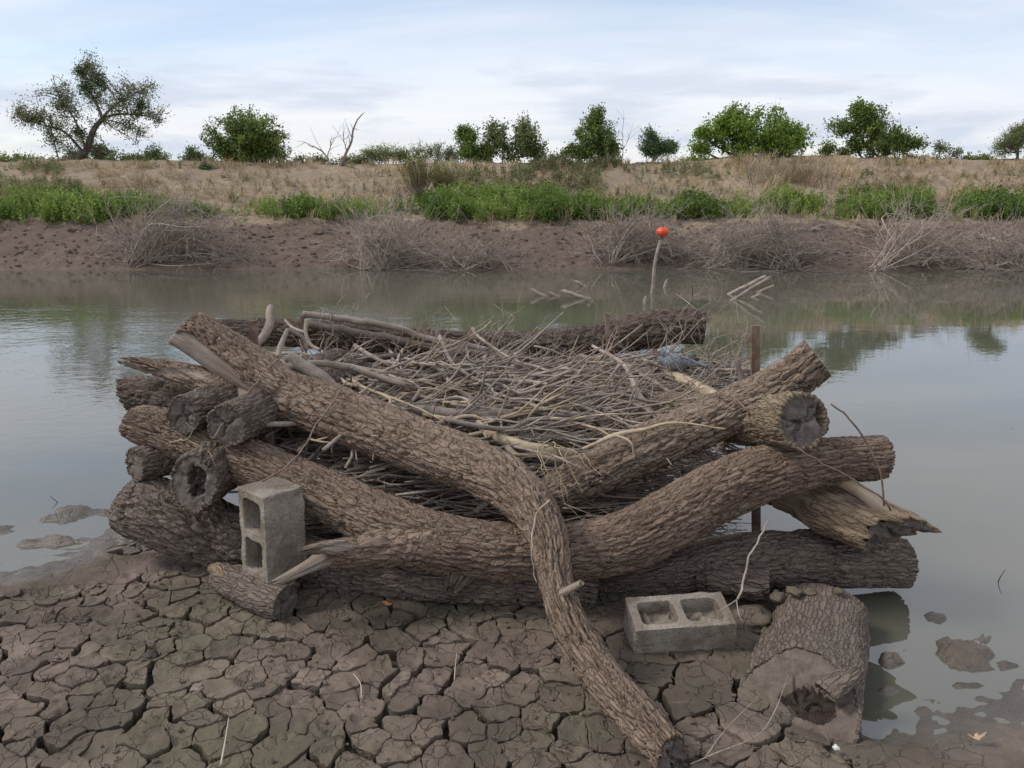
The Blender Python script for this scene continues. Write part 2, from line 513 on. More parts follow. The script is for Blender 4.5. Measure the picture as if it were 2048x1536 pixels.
def water_mat():
    m, t = new_mat('murky_pond_water')
    pos = t.n('NewGeometry').outputs[0]
    warp = t.n('VectorMath', {0: pos, 1: t.n('VectorMath', {0: t.n('TexNoise', {'Vector': pos, 'Scale': 0.7, 'Detail': 2.0}).outputs[1], 3: 0.5}, operation='SCALE').outputs[0]}, operation='ADD').outputs[0]
    a = t.noise(t.mapv(warp, (1.0, 1.5, 1), rot=(0, 0, 0.10)), 5.0, 3, 0.5)
    b = t.noise(t.mapv(warp, (1.0, 1.8, 1), rot=(0, 0, -0.16)), 11.0, 2, 0.5)
    swell = t.noise(t.mapv(pos, (0.5, 1.6, 1)), 1.2, 2, 0.5)
    # wind patches: ruffled further out, calm close in
    sp = t.n('SeparateXYZ', {0: pos})
    far = t.ramp(t.math('MULTIPLY', sp.outputs[1], 1/16.0), [(0.20, 0.006), (0.32, 0.03), (0.46, 0.13), (0.70, 0.11), (0.95, 0.05)])
    left = t.ramp(t.math('MULTIPLY_ADD', sp.outputs[0], 1/14.0, 0.5), [(0.15, 1.0), (0.50, 0.70), (0.68, 0.18)])
    wind = t.math('MULTIPLY', t.math('MULTIPLY', far, left), t.ramp(t.noise(t.mapv(pos, (0.3, 0.8, 1), (4, 2, 0)), 1.0, 3, 0.6), [(0.32, 0.25), (0.62, 1.0)]))
    h = t.math('ADD', t.math('MULTIPLY', a, 1.0), t.math('MULTIPLY', b, 0.45))
    h = t.math('ADD', t.math('MULTIPLY', h, wind), t.math('MULTIPLY', swell, 0.035))
    nb = t.bump(h, 0.42, 0.10)
    c = t.ramp(t.noise(pos, 0.35, 3), [(0.35, (0.090, 0.086, 0.058)), (0.65, (0.104, 0.102, 0.078))])
    finish(t, c, 0.012, nb, 0.5, {'IOR': 1.9})
    return m


M['water'] = water_mat()


def bank_mat():
    m, t = new_mat('bank_soil')
    pos = t.n('NewGeometry').outputs[0]
    soil = t.n('Attribute', attribute_name='soil').outputs[2]     # 0 red-brown mud at the waterline, 1 straw-littered slope
    n1 = t.noise(pos, 0.8, 5, 0.65, 0.4); n2 = t.noise(pos, 7, 5, 0.7); n3 = t.noise(pos, 40, 3, 0.7)
    mudc = t.ramp(n2, [(0.30, (0.115, 0.085, 0.066)), (0.5, (0.165, 0.123, 0.095)), (0.72, (0.22, 0.172, 0.136))])
    mudc = t.mixc(t.ramp(n1, [(0.4, 0.0), (0.65, 0.5)]), mudc, (0.118, 0.086, 0.07))
    dry = t.ramp(n2, [(0.30, (0.22, 0.160, 0.110)), (0.48, (0.33, 0.250, 0.175)), (0.68, (0.43, 0.34, 0.245))])
    dry = t.mixc(t.ramp(n1, [(0.40, 0.0), (0.60, 0.85)]), dry, (0.28, 0.215, 0.155))
    c = t.mixc(t.ramp(t.math('ADD', soil, t.math('MULTIPLY', t.math('SUBTRACT', n2, 0.5), 0.6)), [(0.35, 0.0), (0.62, 1.0)]), mudc, dry)
    c = t.mixc(t.ramp(n3, [(0.32, 0.5), (0.5, 0.0)]), c, (0.10, 0.076, 0.06))
    finish(t, c, 0.95, t.bump(t.math('ADD', t.math('MULTIPLY', n2, 2.0), n3), 0.6, 0.05), 0.15)
    return m


M['bank'] = bank_mat()


def leaf_mat(name, c0, c1, c2, trans=0.42):
    c0, c1, c2 = [[x*k for x, k in zip(c, (1.45, 1.40, 1.15))] for c in (c0, c1, c2)]
    m, t = new_mat(name)
    tint = t.n('Attribute', attribute_name='tint').outputs[2]
    c = t.ramp(tint, [(0.0, c0), (0.5, c1), (1.0, c2)])
    b = t.n('BsdfPrincipled', {'Base Color': c, 'Roughness': 0.6, 'Specular IOR Level': 0.3})
    tr = t.n('BsdfTranslucent', {0: c})
    mx = t.n('MixShader', {0: trans, 1: b.outputs[0], 2: tr.outputs[0]})
    t.n('OutputMaterial', {0: mx.outputs[0]})
    return m


M['leaf_dark'] = leaf_mat('dark_green_leaves', (0.064, 0.098, 0.028), (0.110, 0.158, 0.044), (0.172, 0.228, 0.068))
M['leaf_bright'] = leaf_mat('bright_green_leaves', (0.085, 0.135, 0.026), (0.140, 0.215, 0.040), (0.205, 0.290, 0.066))
M['leaf_blue'] = leaf_mat('blue_green_leaves', (0.048, 0.088, 0.046), (0.076, 0.130, 0.066), (0.120, 0.182, 0.090))
M['leaf_olive'] = leaf_mat('grey_olive_leaves', (0.080, 0.098, 0.056), (0.120, 0.142, 0.080), (0.170, 0.190, 0.112))
M['leaf_feather'] = leaf_mat('feathery_pale_green', (0.080, 0.110, 0.046), (0.120, 0.158, 0.065), (0.170, 0.210, 0.090))
M['leaf_mistle'] = leaf_mat('mistletoe_green', (0.035, 0.060, 0.028), (0.052, 0.088, 0.038), (0.075, 0.115, 0.05))
M['weed'] = leaf_mat('weed_green', (0.072, 0.118, 0.030), (0.118, 0.180, 0.044), (0.180, 0.240, 0.068))
M['weed_pale'] = leaf_mat('grey_green_weed', (0.085, 0.100, 0.055), (0.125, 0.145, 0.075), (0.175, 0.185, 0.105))
M['drygrass'] = leaf_mat('dry_grass', (0.235, 0.18, 0.125), (0.32, 0.255, 0.19), (0.41, 0.34, 0.27), 0.2)
M['broom'] = leaf_mat('yellow_green_broom', (0.13, 0.13, 0.045), (0.19, 0.18, 0.065), (0.25, 0.23, 0.095))


def flat_mat(name, c, rough=0.6, var=0.25, scale=30):
    m, t = new_mat(name)
    pos = t.n('TexCoord').outputs[3]
    n = t.noise(pos, scale, 4)
    cc = t.ramp(n, [(0.3, [x*(1-var) for x in c]), (0.7, [min(1, x*(1+var)) for x in c])])
    finish(t, cc, rough, t.bump(n, 0.3, 0.003), 0.4)
    return m


M['orange'] = flat_mat('orange_float_plastic', (0.62, 0.075, 0.025), 0.45, 0.2, 14)
M['leaf_fallen'] = flat_mat('fallen_orange_leaf', (0.42, 0.17, 0.07), 0.7, 0.25, 60)
M['leaf_tan'] = flat_mat('fallen_tan_leaf', (0.42, 0.29, 0.18), 0.7, 0.25, 60)
M['pebble'] = flat_mat('white_pebble', (0.62, 0.60, 0.58), 0.6, 0.1)
M['clod'] = flat_mat('mud_clod', (0.20, 0.165, 0.13), 0.95, 0.35, 40)
M['root_red'] = flat_mat('reddish_root_wood', (0.25, 0.15, 0.095), 0.85, 0.45, 25)
M['straw'] = flat_mat('pale_straw', (0.42, 0.36, 0.29), 0.8, 0.2)
M['wire'] = flat_mat('rusty_wire', (0.17, 0.115, 0.085), 0.7, 0.4)
M['beak'] = flat_mat('dark_beak', (0.06, 0.06, 0.06), 0.4, 0.1)


def bird_mat():
    m, t = new_mat('blue_grey_feathers')
    pos = t.n('TexCoord').outputs[3]
    v = t.vor(t.mapv(pos, (1, 1.4, 1.4)), 58, 'F1')
    c = t.ramp(v, [(0.0, (0.11, 0.125, 0.135)), (0.5, (0.165, 0.182, 0.195)), (0.8, (0.29, 0.30, 0.305))])
    finish(t, c, 0.7, t.bump(v, 0.4, 0.004), 0.3)
    return m


M['bird'] = bird_mat()

# ------------------------------------------------------------------ setting: pond, mud flat, far bank
WATER_Z = -0.05
rng = random.Random(7); nrs = np.random.RandomState(11)

shore_px = [(-900, 1290), (-300, 1165), (0, 1118), (130, 1098), (250, 1052)]
shore = [G(x, y, WATER_Z)[:2] for x, y in shore_px]
shore += [np.array(p) for p in ((-1.55, 3.75), (-1.0, 4.05), (-0.2, 4.0), (0.5, 3.75), (0.85, 3.45))]
shore += [G(x, y, WATER_Z)[:2] for x, y in ((1450, 1090), (1560, 1140), (1690, 1215), (1712, 1300), (1730, 1428), (1800, 1425), (1880, 1402), (2048, 1378), (2600, 1330))]
shore += [np.array(p) for p in ((6.0, 2.2), (6.0, -1.5), (-6.0, -1.5), (-6.0, 2.2))]
shore = np.array(shore)


def poly_sd(x, y, poly):
    """signed distance, positive inside"""
    d = np.full(x.shape, 1e9); inside = np.zeros(x.shape, bool)
    n = len(poly)
    for i in range(n):
        a, b = poly[i], poly[(i+1) % n]
        e = b-a; L2 = e.dot(e)
        tt = np.clip(((x-a[0])*e[0]+(y-a[1])*e[1])/L2, 0, 1)
        d = np.minimum(d, np.hypot(x-a[0]-tt*e[0], y-a[1]-tt*e[1]))
        cond = ((a[1] > y) != (b[1] > y)) & (x < (b[0]-a[0])*(y-a[1])/(b[1]-a[1]+1e-12)+a[0])
        inside ^= cond
    return np.where(inside, d, -d)


ISLETS = [(150, 1030, 58, 20, .045), (10, 1062, 34, 14, .04), (95, 1085, 70, 10, .03), (1930, 1312, 46, 26, .045), (1780, 1320, 26, 16, .05),
          (1870, 1232, 20, 10, .035), (1958, 1270, 30, 12, .035), (2012, 1330, 22, 10, .035), (1950, 1372, 60, 8, .03), (1780, 1392, 50, 18, .03)]


FOOT = [(165, 1238, .16, .05, .030), (90, 1245, .13, .04, .022), (300, 1312, .12, .06, .030), (520, 1372, .07, .05, .028), (70, 1195, .10, .05, .02), (640, 1225, .10, .05, .012)]


def mudH(x, y):
    x = np.asarray(x, float); y = np.asarray(y, float)
    sd = poly_sd(x, y, shore)
    sd = sd + 0.09*fbm(x*3.1, y*3.1, 0, 3, 4)
    up = 0.055*sstep(0.0, 0.55, sd) + 0.018*np.clip(sd/0.2, -1, 1)
    dn = np.clip(sd, -1.6, 0)*0.20
    h = WATER_Z + up + dn
    h = h + 0.012*fbm(x*1.7, y*1.7, 0, 8, 3)*sstep(-0.1, 0.3, sd)
    for (px, py, rx, ry, dd) in FOOT:
        c = G(px, py, 0); q = ((x-c[0])/rx)**2 + ((y-c[1])/ry)**2 + 0.35*fbm(x*16, y*16, 0, 61, 2)
        h = h - dd*np.exp(-np.clip(q, 0, 30)) + 0.35*dd*np.exp(-((q-1.6)/0.7)**2)
    cl = G(110, 1140, 0); cr_ = G(1930, 1450, 0)
    h = h - 0.020*sstep(-0.05, 0.1, sd)*np.exp(-(((x-cl[0])/0.75)**2 + ((y-cl[1])/0.26)**2)) - 0.006*sstep(-0.05, 0.1, sd)*np.exp(-(((x-cr_[0])/0.5)**2 + ((y-cr_[1])/0.22)**2))
    for (px, py, rx, ry, hh) in ISLETS:
        c = G(px, py, WATER_Z); ex = G(px+rx, py, WATER_Z)[0]-c[0]; ey = abs(G(px, py-ry, WATER_Z)[1]-c[1])
        q = ((x-c[0])/ex)**2 + ((y-c[1])/ey)**2
        q = q + 1.1*fbm(x*8, y*15, 0, 21, 4)
        h = np.where(q < 4, np.maximum(h, WATER_Z - 0.05 + (hh*0.8+0.045)*np.exp(-np.clip(q, 0, 9)*0.55)), h)
    return h


# where the mud has dried into plates (1) and where it is still wet and whole (0)
def dryness(x, y):
    sd = poly_sd(np.asarray(x, float), np.asarray(y, float), shore)
    # damp tongue at the lower right corner and along the left waterline
    c = G(1950, 1480, 0)
    wet = np.exp(-(((x-c[0])/0.42)**2 + ((y-c[1])/0.30)**2))
    cl = G(120, 1150, 0)
    wet2 = np.exp(-(((x-cl[0])/0.75)**2 + ((y-cl[1])/0.26)**2))
    return sstep(0.10, 0.26, sd - 0.42*wet - 0.5*wet2 + 0.05*fbm(np.asarray(x)*2.5, np.asarray(y)*2.5, 0, 55, 2))


xs = np.concatenate([np.arange(-4.6, -2.6, 0.04), np.arange(-2.6, 2.4, 0.02), np.arange(2.4, 4.6, 0.04)])
ys = np.concatenate([np.arange(-0.6, 1.55, 0.05), np.arange(1.55, 3.7, 0.02), np.arange(3.7, 5.4, 0.04)])
X, Y = np.meshgrid(xs, ys, indexing='ij')
Hh = mudH(X, Y)
dry = dryness(X, Y)
lump = fbm(X*14, Y*14, 0, 31, 4)
wetl = np.abs(fbm(X*9, Y*22, 0, 36, 4))               # soft licked ridges of the wet margin
near = (X > -2.6) & (X < 2.4) & (Y > 1.55) & (Y < 3.7)
Zg = Hh - 0.045*dry*near + 0.004*lump*(1-dry) + 0.014*(0.35-wetl)*(1-dry)*sstep(-0.09, -0.03, Hh)
Vg = np.stack([X, Y, Zg], -1).reshape(-1, 3)
nx_, ny_ = X.shape
i = np.arange(nx_-1)[:, None]; j = np.arange(ny_-1)[None]
Fg = np.stack([i*ny_+j, (i+1)*ny_+j, (i+1)*ny_+j+1, i*ny_+j+1], -1).reshape(-1, 4)
mi = ((dry*near).reshape(-1)[Fg].mean(1) > 0.6).astype(np.int32)
mud = link('mud_flat', mesh_np('mud_flat', Vg, [Fg], [M['mud'], M['mud_deep']], midx=mi))
tag(mud, 'cracked grey-brown mud flat in the foreground', kind='structure')

# --- dried mud plates: clipped Voronoi cells, wide gaps between super-cells and hairline gaps inside them
seeds = []
def spacing(x, y):
    base = 0.138 + 0.05*float(sstep(0.2, 0.8, x)) - 0.03*float(sstep(-1.2, -2.0, x)) - 0.02*float(sstep(2.4, 2.9, y))
    return base
gx = -2.75
cand = [(rng.uniform(-2.75, 2.3), rng.uniform(1.35, 3.75)) for _ in range(14000)]
cell = {}
for (x, y) in cand:
    s = spacing(x, y)*rng.choice([0.45, 0.7, 1.0, 1.5])
    kx, ky = int(x/0.2), int(y/0.2); ok = True
    for a in (-1, 0, 1):
        for b in (-1, 0, 1):
            for (qx, qy, qs) in cell.get((kx+a, ky+b), ()):
                if math.hypot((qx-x)*0.85, (qy-y)*1.12) < 0.5*(s+qs)*0.92:
                    ok = False; break
            if not ok: break
        if not ok: break
    if ok:
        cell.setdefault((kx, ky), []).append((x, y, s)); seeds.append((x, y))
seeds = np.array(seeds)
sup = np.array([(x, y) for x in np.arange(-3, 2.6, 0.30) for y in np.arange(1.2, 3.9, 0.24)])
sup = sup + nrs.uniform(-0.13, 0.13, sup.shape)
warp_s = seeds + 0.05*np.stack([fbm(seeds[:, 0]*4, seeds[:, 1]*4, 0, 71, 2), fbm(seeds[:, 0]*4, seeds[:, 1]*4, 0, 72, 2)], 1)
sid = np.argmin(((warp_s[:, None]-sup[None])**2).sum(-1), 1)
sdry = dryness(seeds[:, 0], seeds[:, 1])


def clip(poly, n, c):          # keep n.x <= c
    out = []
    for a, b in zip(poly, poly[1:]+poly[:1]):
        da, db = n[0]*a[0]+n[1]*a[1]-c, n[0]*b[0]+n[1]*b[1]-c
        if da <= 0: out.append(a)
        if (da < 0 < db) or (db < 0 < da):
            f = da/(da-db); out.append((a[0]+(b[0]-a[0])*f, a[1]+(b[1]-a[1])*f))
    return out


def crackwarp(x, y):
    dx = 0.020*fbm(x*9, y*9, 0, 81, 3) + 0.006*vnoise(x*60, y*60, 0, 83)
    dy = 0.020*fbm(x*9, y*9, 0, 91, 3) + 0.006*vnoise(x*60, y*60, 0, 93)
    return x+dx, y+dy


plates = []
for k, (sx_, sy_) in enumerate(seeds):
    if sdry[k] < 0.25: continue
    if not (-2.6 < sx_ < 2.2 and 1.5 < sy_ < 3.6): continue
    d2 = ((seeds-seeds[k])**2).sum(1); nb_ = np.argsort(d2)[1:22]
    poly = [(sx_-.4, sy_-.4), (sx_+.4, sy_-.4), (sx_+.4, sy_+.4), (sx_-.4, sy_+.4)]
    for q in nb_:
        e = seeds[q]-seeds[k]; L = math.hypot(*e); n = e/L
        wide = sid[q] != sid[k]
        hsh = (math.sin((seeds[q][0]+sx_)*91.7+(seeds[q][1]+sy_)*57.3)*0.5+0.5)
        gap = (0.0034+0.0085*hsh*hsh) if wide else (0.0004+0.0016*hsh*hsh)
        gap *= 0.45+0.55*sdry[k]
        mid = (seeds[q]+seeds[k])*0.5
        poly = clip(poly, n, n.dot(mid)-gap)
        if len(poly) < 3: break
    if len(poly) < 3: continue
    pa = np.array(poly)
    area = 0.5*abs(np.dot(pa[:, 0], np.roll(pa[:, 1], -1))-np.dot(pa[:, 1], np.roll(pa[:, 0], -1)))
    if area < 0.0008: continue
    # resample outline
    per = np.concatenate([[0], np.cumsum(np.linalg.norm(np.roll(pa, -1, 0)-pa, axis=1))])
    nO = int(np.clip(per[-1]/0.012, 18, 64))
    s = np.linspace(0, per[-1], nO, endpoint=False)
    pc = np.vstack([pa, pa[:1]])
    ox, oy = np.interp(s, per, pc[:, 0]), np.interp(s, per, pc[:, 1])
    cx, cy = ox.mean(), oy.mean()
    ox += (np.roll(ox, 1)+np.roll(ox, -1)-2*ox)*0.10; oy += (np.roll(oy, 1)+np.roll(oy, -1)-2*oy)*0.10
    rings = [0.0, 0.2, 0.4, 0.58, 0.74, 0.88, 0.97, 1.0, 1.0, 1.0, 0.96]
    size = math.sqrt(area)
    tilt = (rng.uniform(-.06, .06), rng.uniform(-.06, .06)); lift = rng.uniform(-0.006, 0.006); dome = rng.uniform(-0.035, 0.006)
    rough_amp = 0.0035 if rng.random() < 0.6 else 0.0085
    ra = np.array(rings)[:, None]
    x0, y0 = cx+(ox-cx)[None]*ra, cy+(oy-cy)[None]*ra
    edge = np.array([0]*6+[-0.0001, -0.0014, -0.0015, -0.022, -0.060])[:, None]
    bx, by = x0, y0
    bz = lift + tilt[0]*(x0-cx)+tilt[1]*(y0-cy) + dome*size*(1-ra*ra) + edge
    ramp_ = np.full(bx.shape, rough_amp)
    plates.append((area*sdry[k]/((cy)**2), cx, cy, bx, by, bz, nO, ramp_))
allx = np.concatenate([p[3].ravel() for p in plates]); ally = np.concatenate([p[4].ravel() for p in plates])
allx, ally = crackwarp(allx, ally)
allh = mudH(allx, ally) + np.concatenate([p[7].ravel() for p in plates])*fbm(allx*32, ally*32, 0, 101, 3); off = 0
rest_V, rest_Q, rest_T, ro = [], [], [], 0
order = sorted(range(len(plates)), key=lambda q: -plates[q][0])
inview = lambda cx, cy: abs(cx) < (cy*1.0+0.12)*0.72
rank = {q: r for r, q in enumerate([q for q in order if inview(plates[q][1], plates[q][2])])}
for q, (_, cx, cy, bx, by, bz, nO, _r) in enumerate(plates):
    hz = allh[off:off+bx.size].reshape(bx.shape); sl = slice(off, off+bx.size); off += bx.size
    bx, by = allx[sl].reshape(bx.shape), ally[sl].reshape(bx.shape)
    V = np.stack([bx, by, bz+hz], -1)
    Q = np.vstack([grid_faces(7, nO, 0), grid_faces(3, nO, 7*nO)])[:, ::-1] + 1      # hard edge between the top and the side
    #       # rings 1.. onward after a single centre vertex
    VV = np.vstack([V[0].mean(0)[None], V[1:].reshape(-1, 3)])
    jj = np.arange(nO)
    T = np.stack([np.zeros_like(jj), 1+jj, 1+(jj+1) % nO], 1)
    if rank.get(q, 999) < 300:
        c = np.array([cx, cy, 0.0])
        o = link('mud_plate', mesh_np('mud_plate', VV-c, [Q, T], [M['plate']]), mud); o.location = c
    else:
        rest_V.append(VV); rest_Q.append(Q+ro); rest_T.append(T+ro); ro += len(VV)
if rest_V:
    o = link('small_mud_plates', mesh_np('small_mud_plates', np.vstack(rest_V), [np.vstack(rest_Q), np.vstack(rest_T)], [M['plate']]), mud)
    o['kind'] = 'stuff'

# --- water
wv = np.array([(-140, -12, WATER_Z), (140, -12, WATER_Z), (140, 17.9, WATER_Z), (-140, 17.9, WATER_Z)])
water = link('pond_water', mesh_np('pond_water', wv, [np.array([[0, 1, 2, 3]])], [M['water']], smooth=False))
tag(water, 'still murky pond water reflecting the sky', kind='structure')

# --- far bank: a low earth dam
BY = np.array([14.0, 16.0, 16.9, 17.5, 18.3, 19.0, 20.0, 21.0, 22.5, 24.0, 25.0, 27.0, 32.0, 400.0])
BZ = np.array([-0.9, -0.32, -0.05, 0.20, 0.60, 0.93, 1.20, 1.50, 1.98, 2.38, 2.47, 2.35, 1.75, 1.7])


def bankH(x, y):
    x = np.asarray(x, float); y = np.asarray(y, float)
    yy = y + 0.30*vnoise(x*0.30, 3.3, 0, 5) + 0.12*vnoise(x*0.9, 1.3, 0, 6)
    h = np.interp(yy, BY, BZ)
    crest = sstep(19.5, 24.0, y)*(1-sstep(28, 60, y))
    h = h + crest*(0.12*vnoise(x*0.22, 7.1, 0, 9) + 0.10*sstep(0, 8, x))
    m1 = sstep(16.4, 17.2, y)*(1-sstep(18.6, 19.4, y))
    h = h + m1*(0.035*fbm(x*3.5, y*3.5, 0, 12, 4) + 0.014*np.abs(fbm(x*9, y*9, 0, 14, 3)))
    m2 = sstep(19.0, 20, y)*(1-sstep(26, 34, y))
    h = h + m2*(0.06*fbm(x*1.6, y*1.6, 0, 15, 4) + 0.02*fbm(x*7, y*7, 0, 16, 2))
    return h


_gx, _gy = np.arange(-22, 22, 0.1), np.arange(15.4, 28.2, 0.05)
_GH = bankH(*np.meshgrid(_gx, _gy, indexing='ij'))


def bankL(x, y):               # bilinear lookup of the bank surface
    fx = np.clip((x+22)/0.1, 0, len(_gx)-1.001); fy = np.clip((y-15.4)/0.05, 0, len(_gy)-1.001)
    i, j = fx.astype(int), fy.astype(int); a, b = fx-i, fy-j
    return (_GH[i, j]*(1-a)+_GH[i+1, j]*a)*(1-b) + (_GH[i, j+1]*(1-a)+_GH[i+1, j+1]*a)*b


def PBv(px, py):
    """pixels -> points on the bank surface (arrays)"""
    px, py = np.atleast_1d(np.asarray(px, float)), np.atleast_1d(np.asarray(py, float))
    u, v = (px-1024.0)/FPX, (768.0-py)/FPX
    R_ = np.stack([u, CP+v*SP, -SP+v*CP], 1)
    lo = np.full(len(px), 15.6); hi = np.full(len(px), np.nan)
    prev = lo.copy()
    for yy in np.linspace(15.6, 27.5, 60)[1:]:
        x = R_[:, 0]*yy/R_[:, 1]; z = CAM_H + R_[:, 2]*yy/R_[:, 1]
        h = z <= bankL(x, np.full(len(px), yy))
        new = h & np.isnan(hi)
        hi[new] = yy; lo[new] = prev[new]
        prev[:] = yy
    miss = np.isnan(hi); hi[miss] = 24.6; lo[miss] = 24.6
    for _ in range(9):
        mid = (lo+hi)/2; x = R_[:, 0]*mid/R_[:, 1]; z = CAM_H + R_[:, 2]*mid/R_[:, 1]
        h = z <= bankL(x, mid)
        hi = np.where(h, mid, hi); lo = np.where(h, lo, mid)
    pts = np.array([0, 0, CAM_H])[None] + R_*(hi/R_[:, 1])[:, None]
    pts[:, 2] = np.where(miss, bankL(pts[:, 0], pts[:, 1]), pts[:, 2])
    return pts


def PB(px, py):
    return PBv([px], [py])[0]


bx = np.concatenate([np.arange(-150, -18, 4.0), np.arange(-18, 18, 0.13), np.arange(18, 151, 4.0)])
by = np.concatenate([np.arange(14.0, 16.2, 0.4), np.arange(16.2, 19.4, 0.055), np.arange(19.4, 26, 0.12), np.arange(26, 40, 1.0), np.geomspace(40, 700, 14)])
X, Y = np.meshgrid(bx, by, indexing='ij'); Z = bankH(X, Y)
nx_, ny_ = X.shape
i = np.arange(nx_-1)[:, None]; j = np.arange(ny_-1)[None]
Fb = np.stack([i*ny_+j, (i+1)*ny_+j, (i+1)*ny_+j+1, i*ny_+j+1], -1).reshape(-1, 4)
soil = sstep(18.2, 19.3, Y + 0.35*fbm(X*0.8, Y*0.8, 0, 44, 3))
bank = link('far_bank', mesh_np('far_bank', np.stack([X, Y, Z], -1), [Fb], [M['bank']], attrs={'soil': soil.ravel()}))
tag(bank, 'brown earth bank of the dam across the pond', kind='structure')

# ------------------------------------------------------------------ the log crib
def spec(pts):
    """(px, py, Y, r_px) or world (x,y,z,r) rows flagged with a leading 'w' -> (x,y,z,r)"""
    out = []
    for p in pts:
        if p[0] == 'w':
            out.append(np.array(p[1:], float))
        else:
            out.append(np.array([*P(p[0], p[1], p[2]), p[3]*PT(p[0], p[1], p[2])/FPX]))
    return np.array(out)


def log_tube(S, ds=0.0100, bark=0.020, seed=1, bare=None, squash=1.0, shear=(None, None), jag=(0, 0), dents=(),
             lumpy=0.04, cellw=0.0215, celll=0.135, round_end=(0, 0), ridge=1.0, knots=3):
    """returns dict with V (N,M,3) etc."""
    L = np.linalg.norm(np.diff(S[:, :3], axis=0), axis=1).sum()
    N = max(8, int(L/ds)); R0 = S[:, 3].mean(); Mn = int(np.clip(2*math.pi*R0/(ds*0.48), 24, 230))
    D = catmull(S, N); C, R = D[:, :3], D[:, 3]
    T, Nn, B = frames(C)
    th = np.arange(Mn)/Mn*2*math.pi
    s = np.linspace(0, L, N)
    TH, SS = np.meshgrid(th, s); ct, sn = np.cos(TH), np.sin(TH)
    cx_, cy_ = R0*ct, R0*sn
    nu = max(5, int(round(2*math.pi*R0/cellw)))
    wu = 0.75*fbm(cx_*20, cy_*20, SS*8, seed, 3); wv = 0.5*fbm(cx_*26, cy_*26, SS*11, seed+3, 3)
    f1, f2, cid = worley(TH/(2*math.pi)*nu + wu + 1.3*np.sin(SS*2.1+seed), SS/celll + wv, nu, seed)
    e = np.clip((f2-f1)/0.26, 0, 1)
    plate = (1-(1-e)**2.6)*(0.88+0.22*cid)
    long_ = np.abs(fbm(cx_*42, cy_*42, SS*5.5, seed+31, 3))
    h = bark*(plate*1.0 - 0.55) + bark*0.55*ridge*(0.35-long_) + 0.0022*fbm(cx_*120, cy_*120, SS*60, seed+7, 2)
    low = lumpy*R[:, None]*fbm(cx_*7, cy_*7, SS*3.2, seed+11, 2)
    rk = np.random.RandomState(seed+500)
    for _k in range(knots if R0 > 0.05 else 0):
        s0, t0, rk_ = rk.uniform(.08, .95)*L, rk.uniform(0, 6.28), rk.uniform(.02, .038)
        dth = (TH-t0+math.pi) % (2*math.pi)-math.pi
        dd = np.hypot((SS-s0)*0.8, dth*R0)
        h = h + 0.020*np.exp(-(dd/rk_)**2) - 0.024*np.exp(-(dd/(rk_*.42))**2) - 0.006*np.exp(-((dd-rk_*1.5)/(rk_*.3))**2)
    bareA = np.zeros_like(h)
    if bare is not None:
        bareA = bare(SS/L, TH, s)
        bareA = np.clip(bareA, 0, 1)
        gr = 0.0028*fbm(cx_*60, cy_*60, SS*3.0, seed+19, 3) - 0.007*np.exp(-(np.abs(fbm(cx_*16, cy_*16, SS*2.0, seed+23, 2))/0.05)**2)
        k = sstep(0.4, 0.62, bareA)
        h = h*(1-k) + (gr-bark*0.25)*k
    rad = R[:, None] + low + h
    offv = rad[..., None]*(Nn[:, None, :]*ct[..., None] + B[:, None, :]*sn[..., None])
    offv[..., 2] *= squash
    V = C[:, None, :] + offv
    for endi in (0, 1):
        g, jg = shear[endi], jag[endi]
        if g is None and not jg: continue
        dist = s if endi == 0 else (L-s)
        wgt = np.clip(1-dist/(3.0*R0 + (jg*4)), 0, 1)[:, None]**1.5
        sh = np.zeros_like(h)
        if g is not None: sh = sh + (offv*np.asarray(g, float)).sum(-1)
        if jg: sh = sh + jg*(fbm(ct*3.0+seed, sn*3.0, 0, seed+41, 3))
        tt = T[0] if endi == 0 else T[-1]
        V = V + (sh*wgt)[..., None]*tt*(1 if endi else 1)
    for (c, r, d) in dents:
        q = ((V-np.asarray(c))**2).sum(-1)/r**2
        V = V - (d*np.exp(-q))[..., None]*(offv/rad[..., None])
    return dict(V=V, co=np.stack([cx_, cy_, SS], -1), bare=bareA, C=C, T=T, R=R, L=L, R0=R0, off=offv)


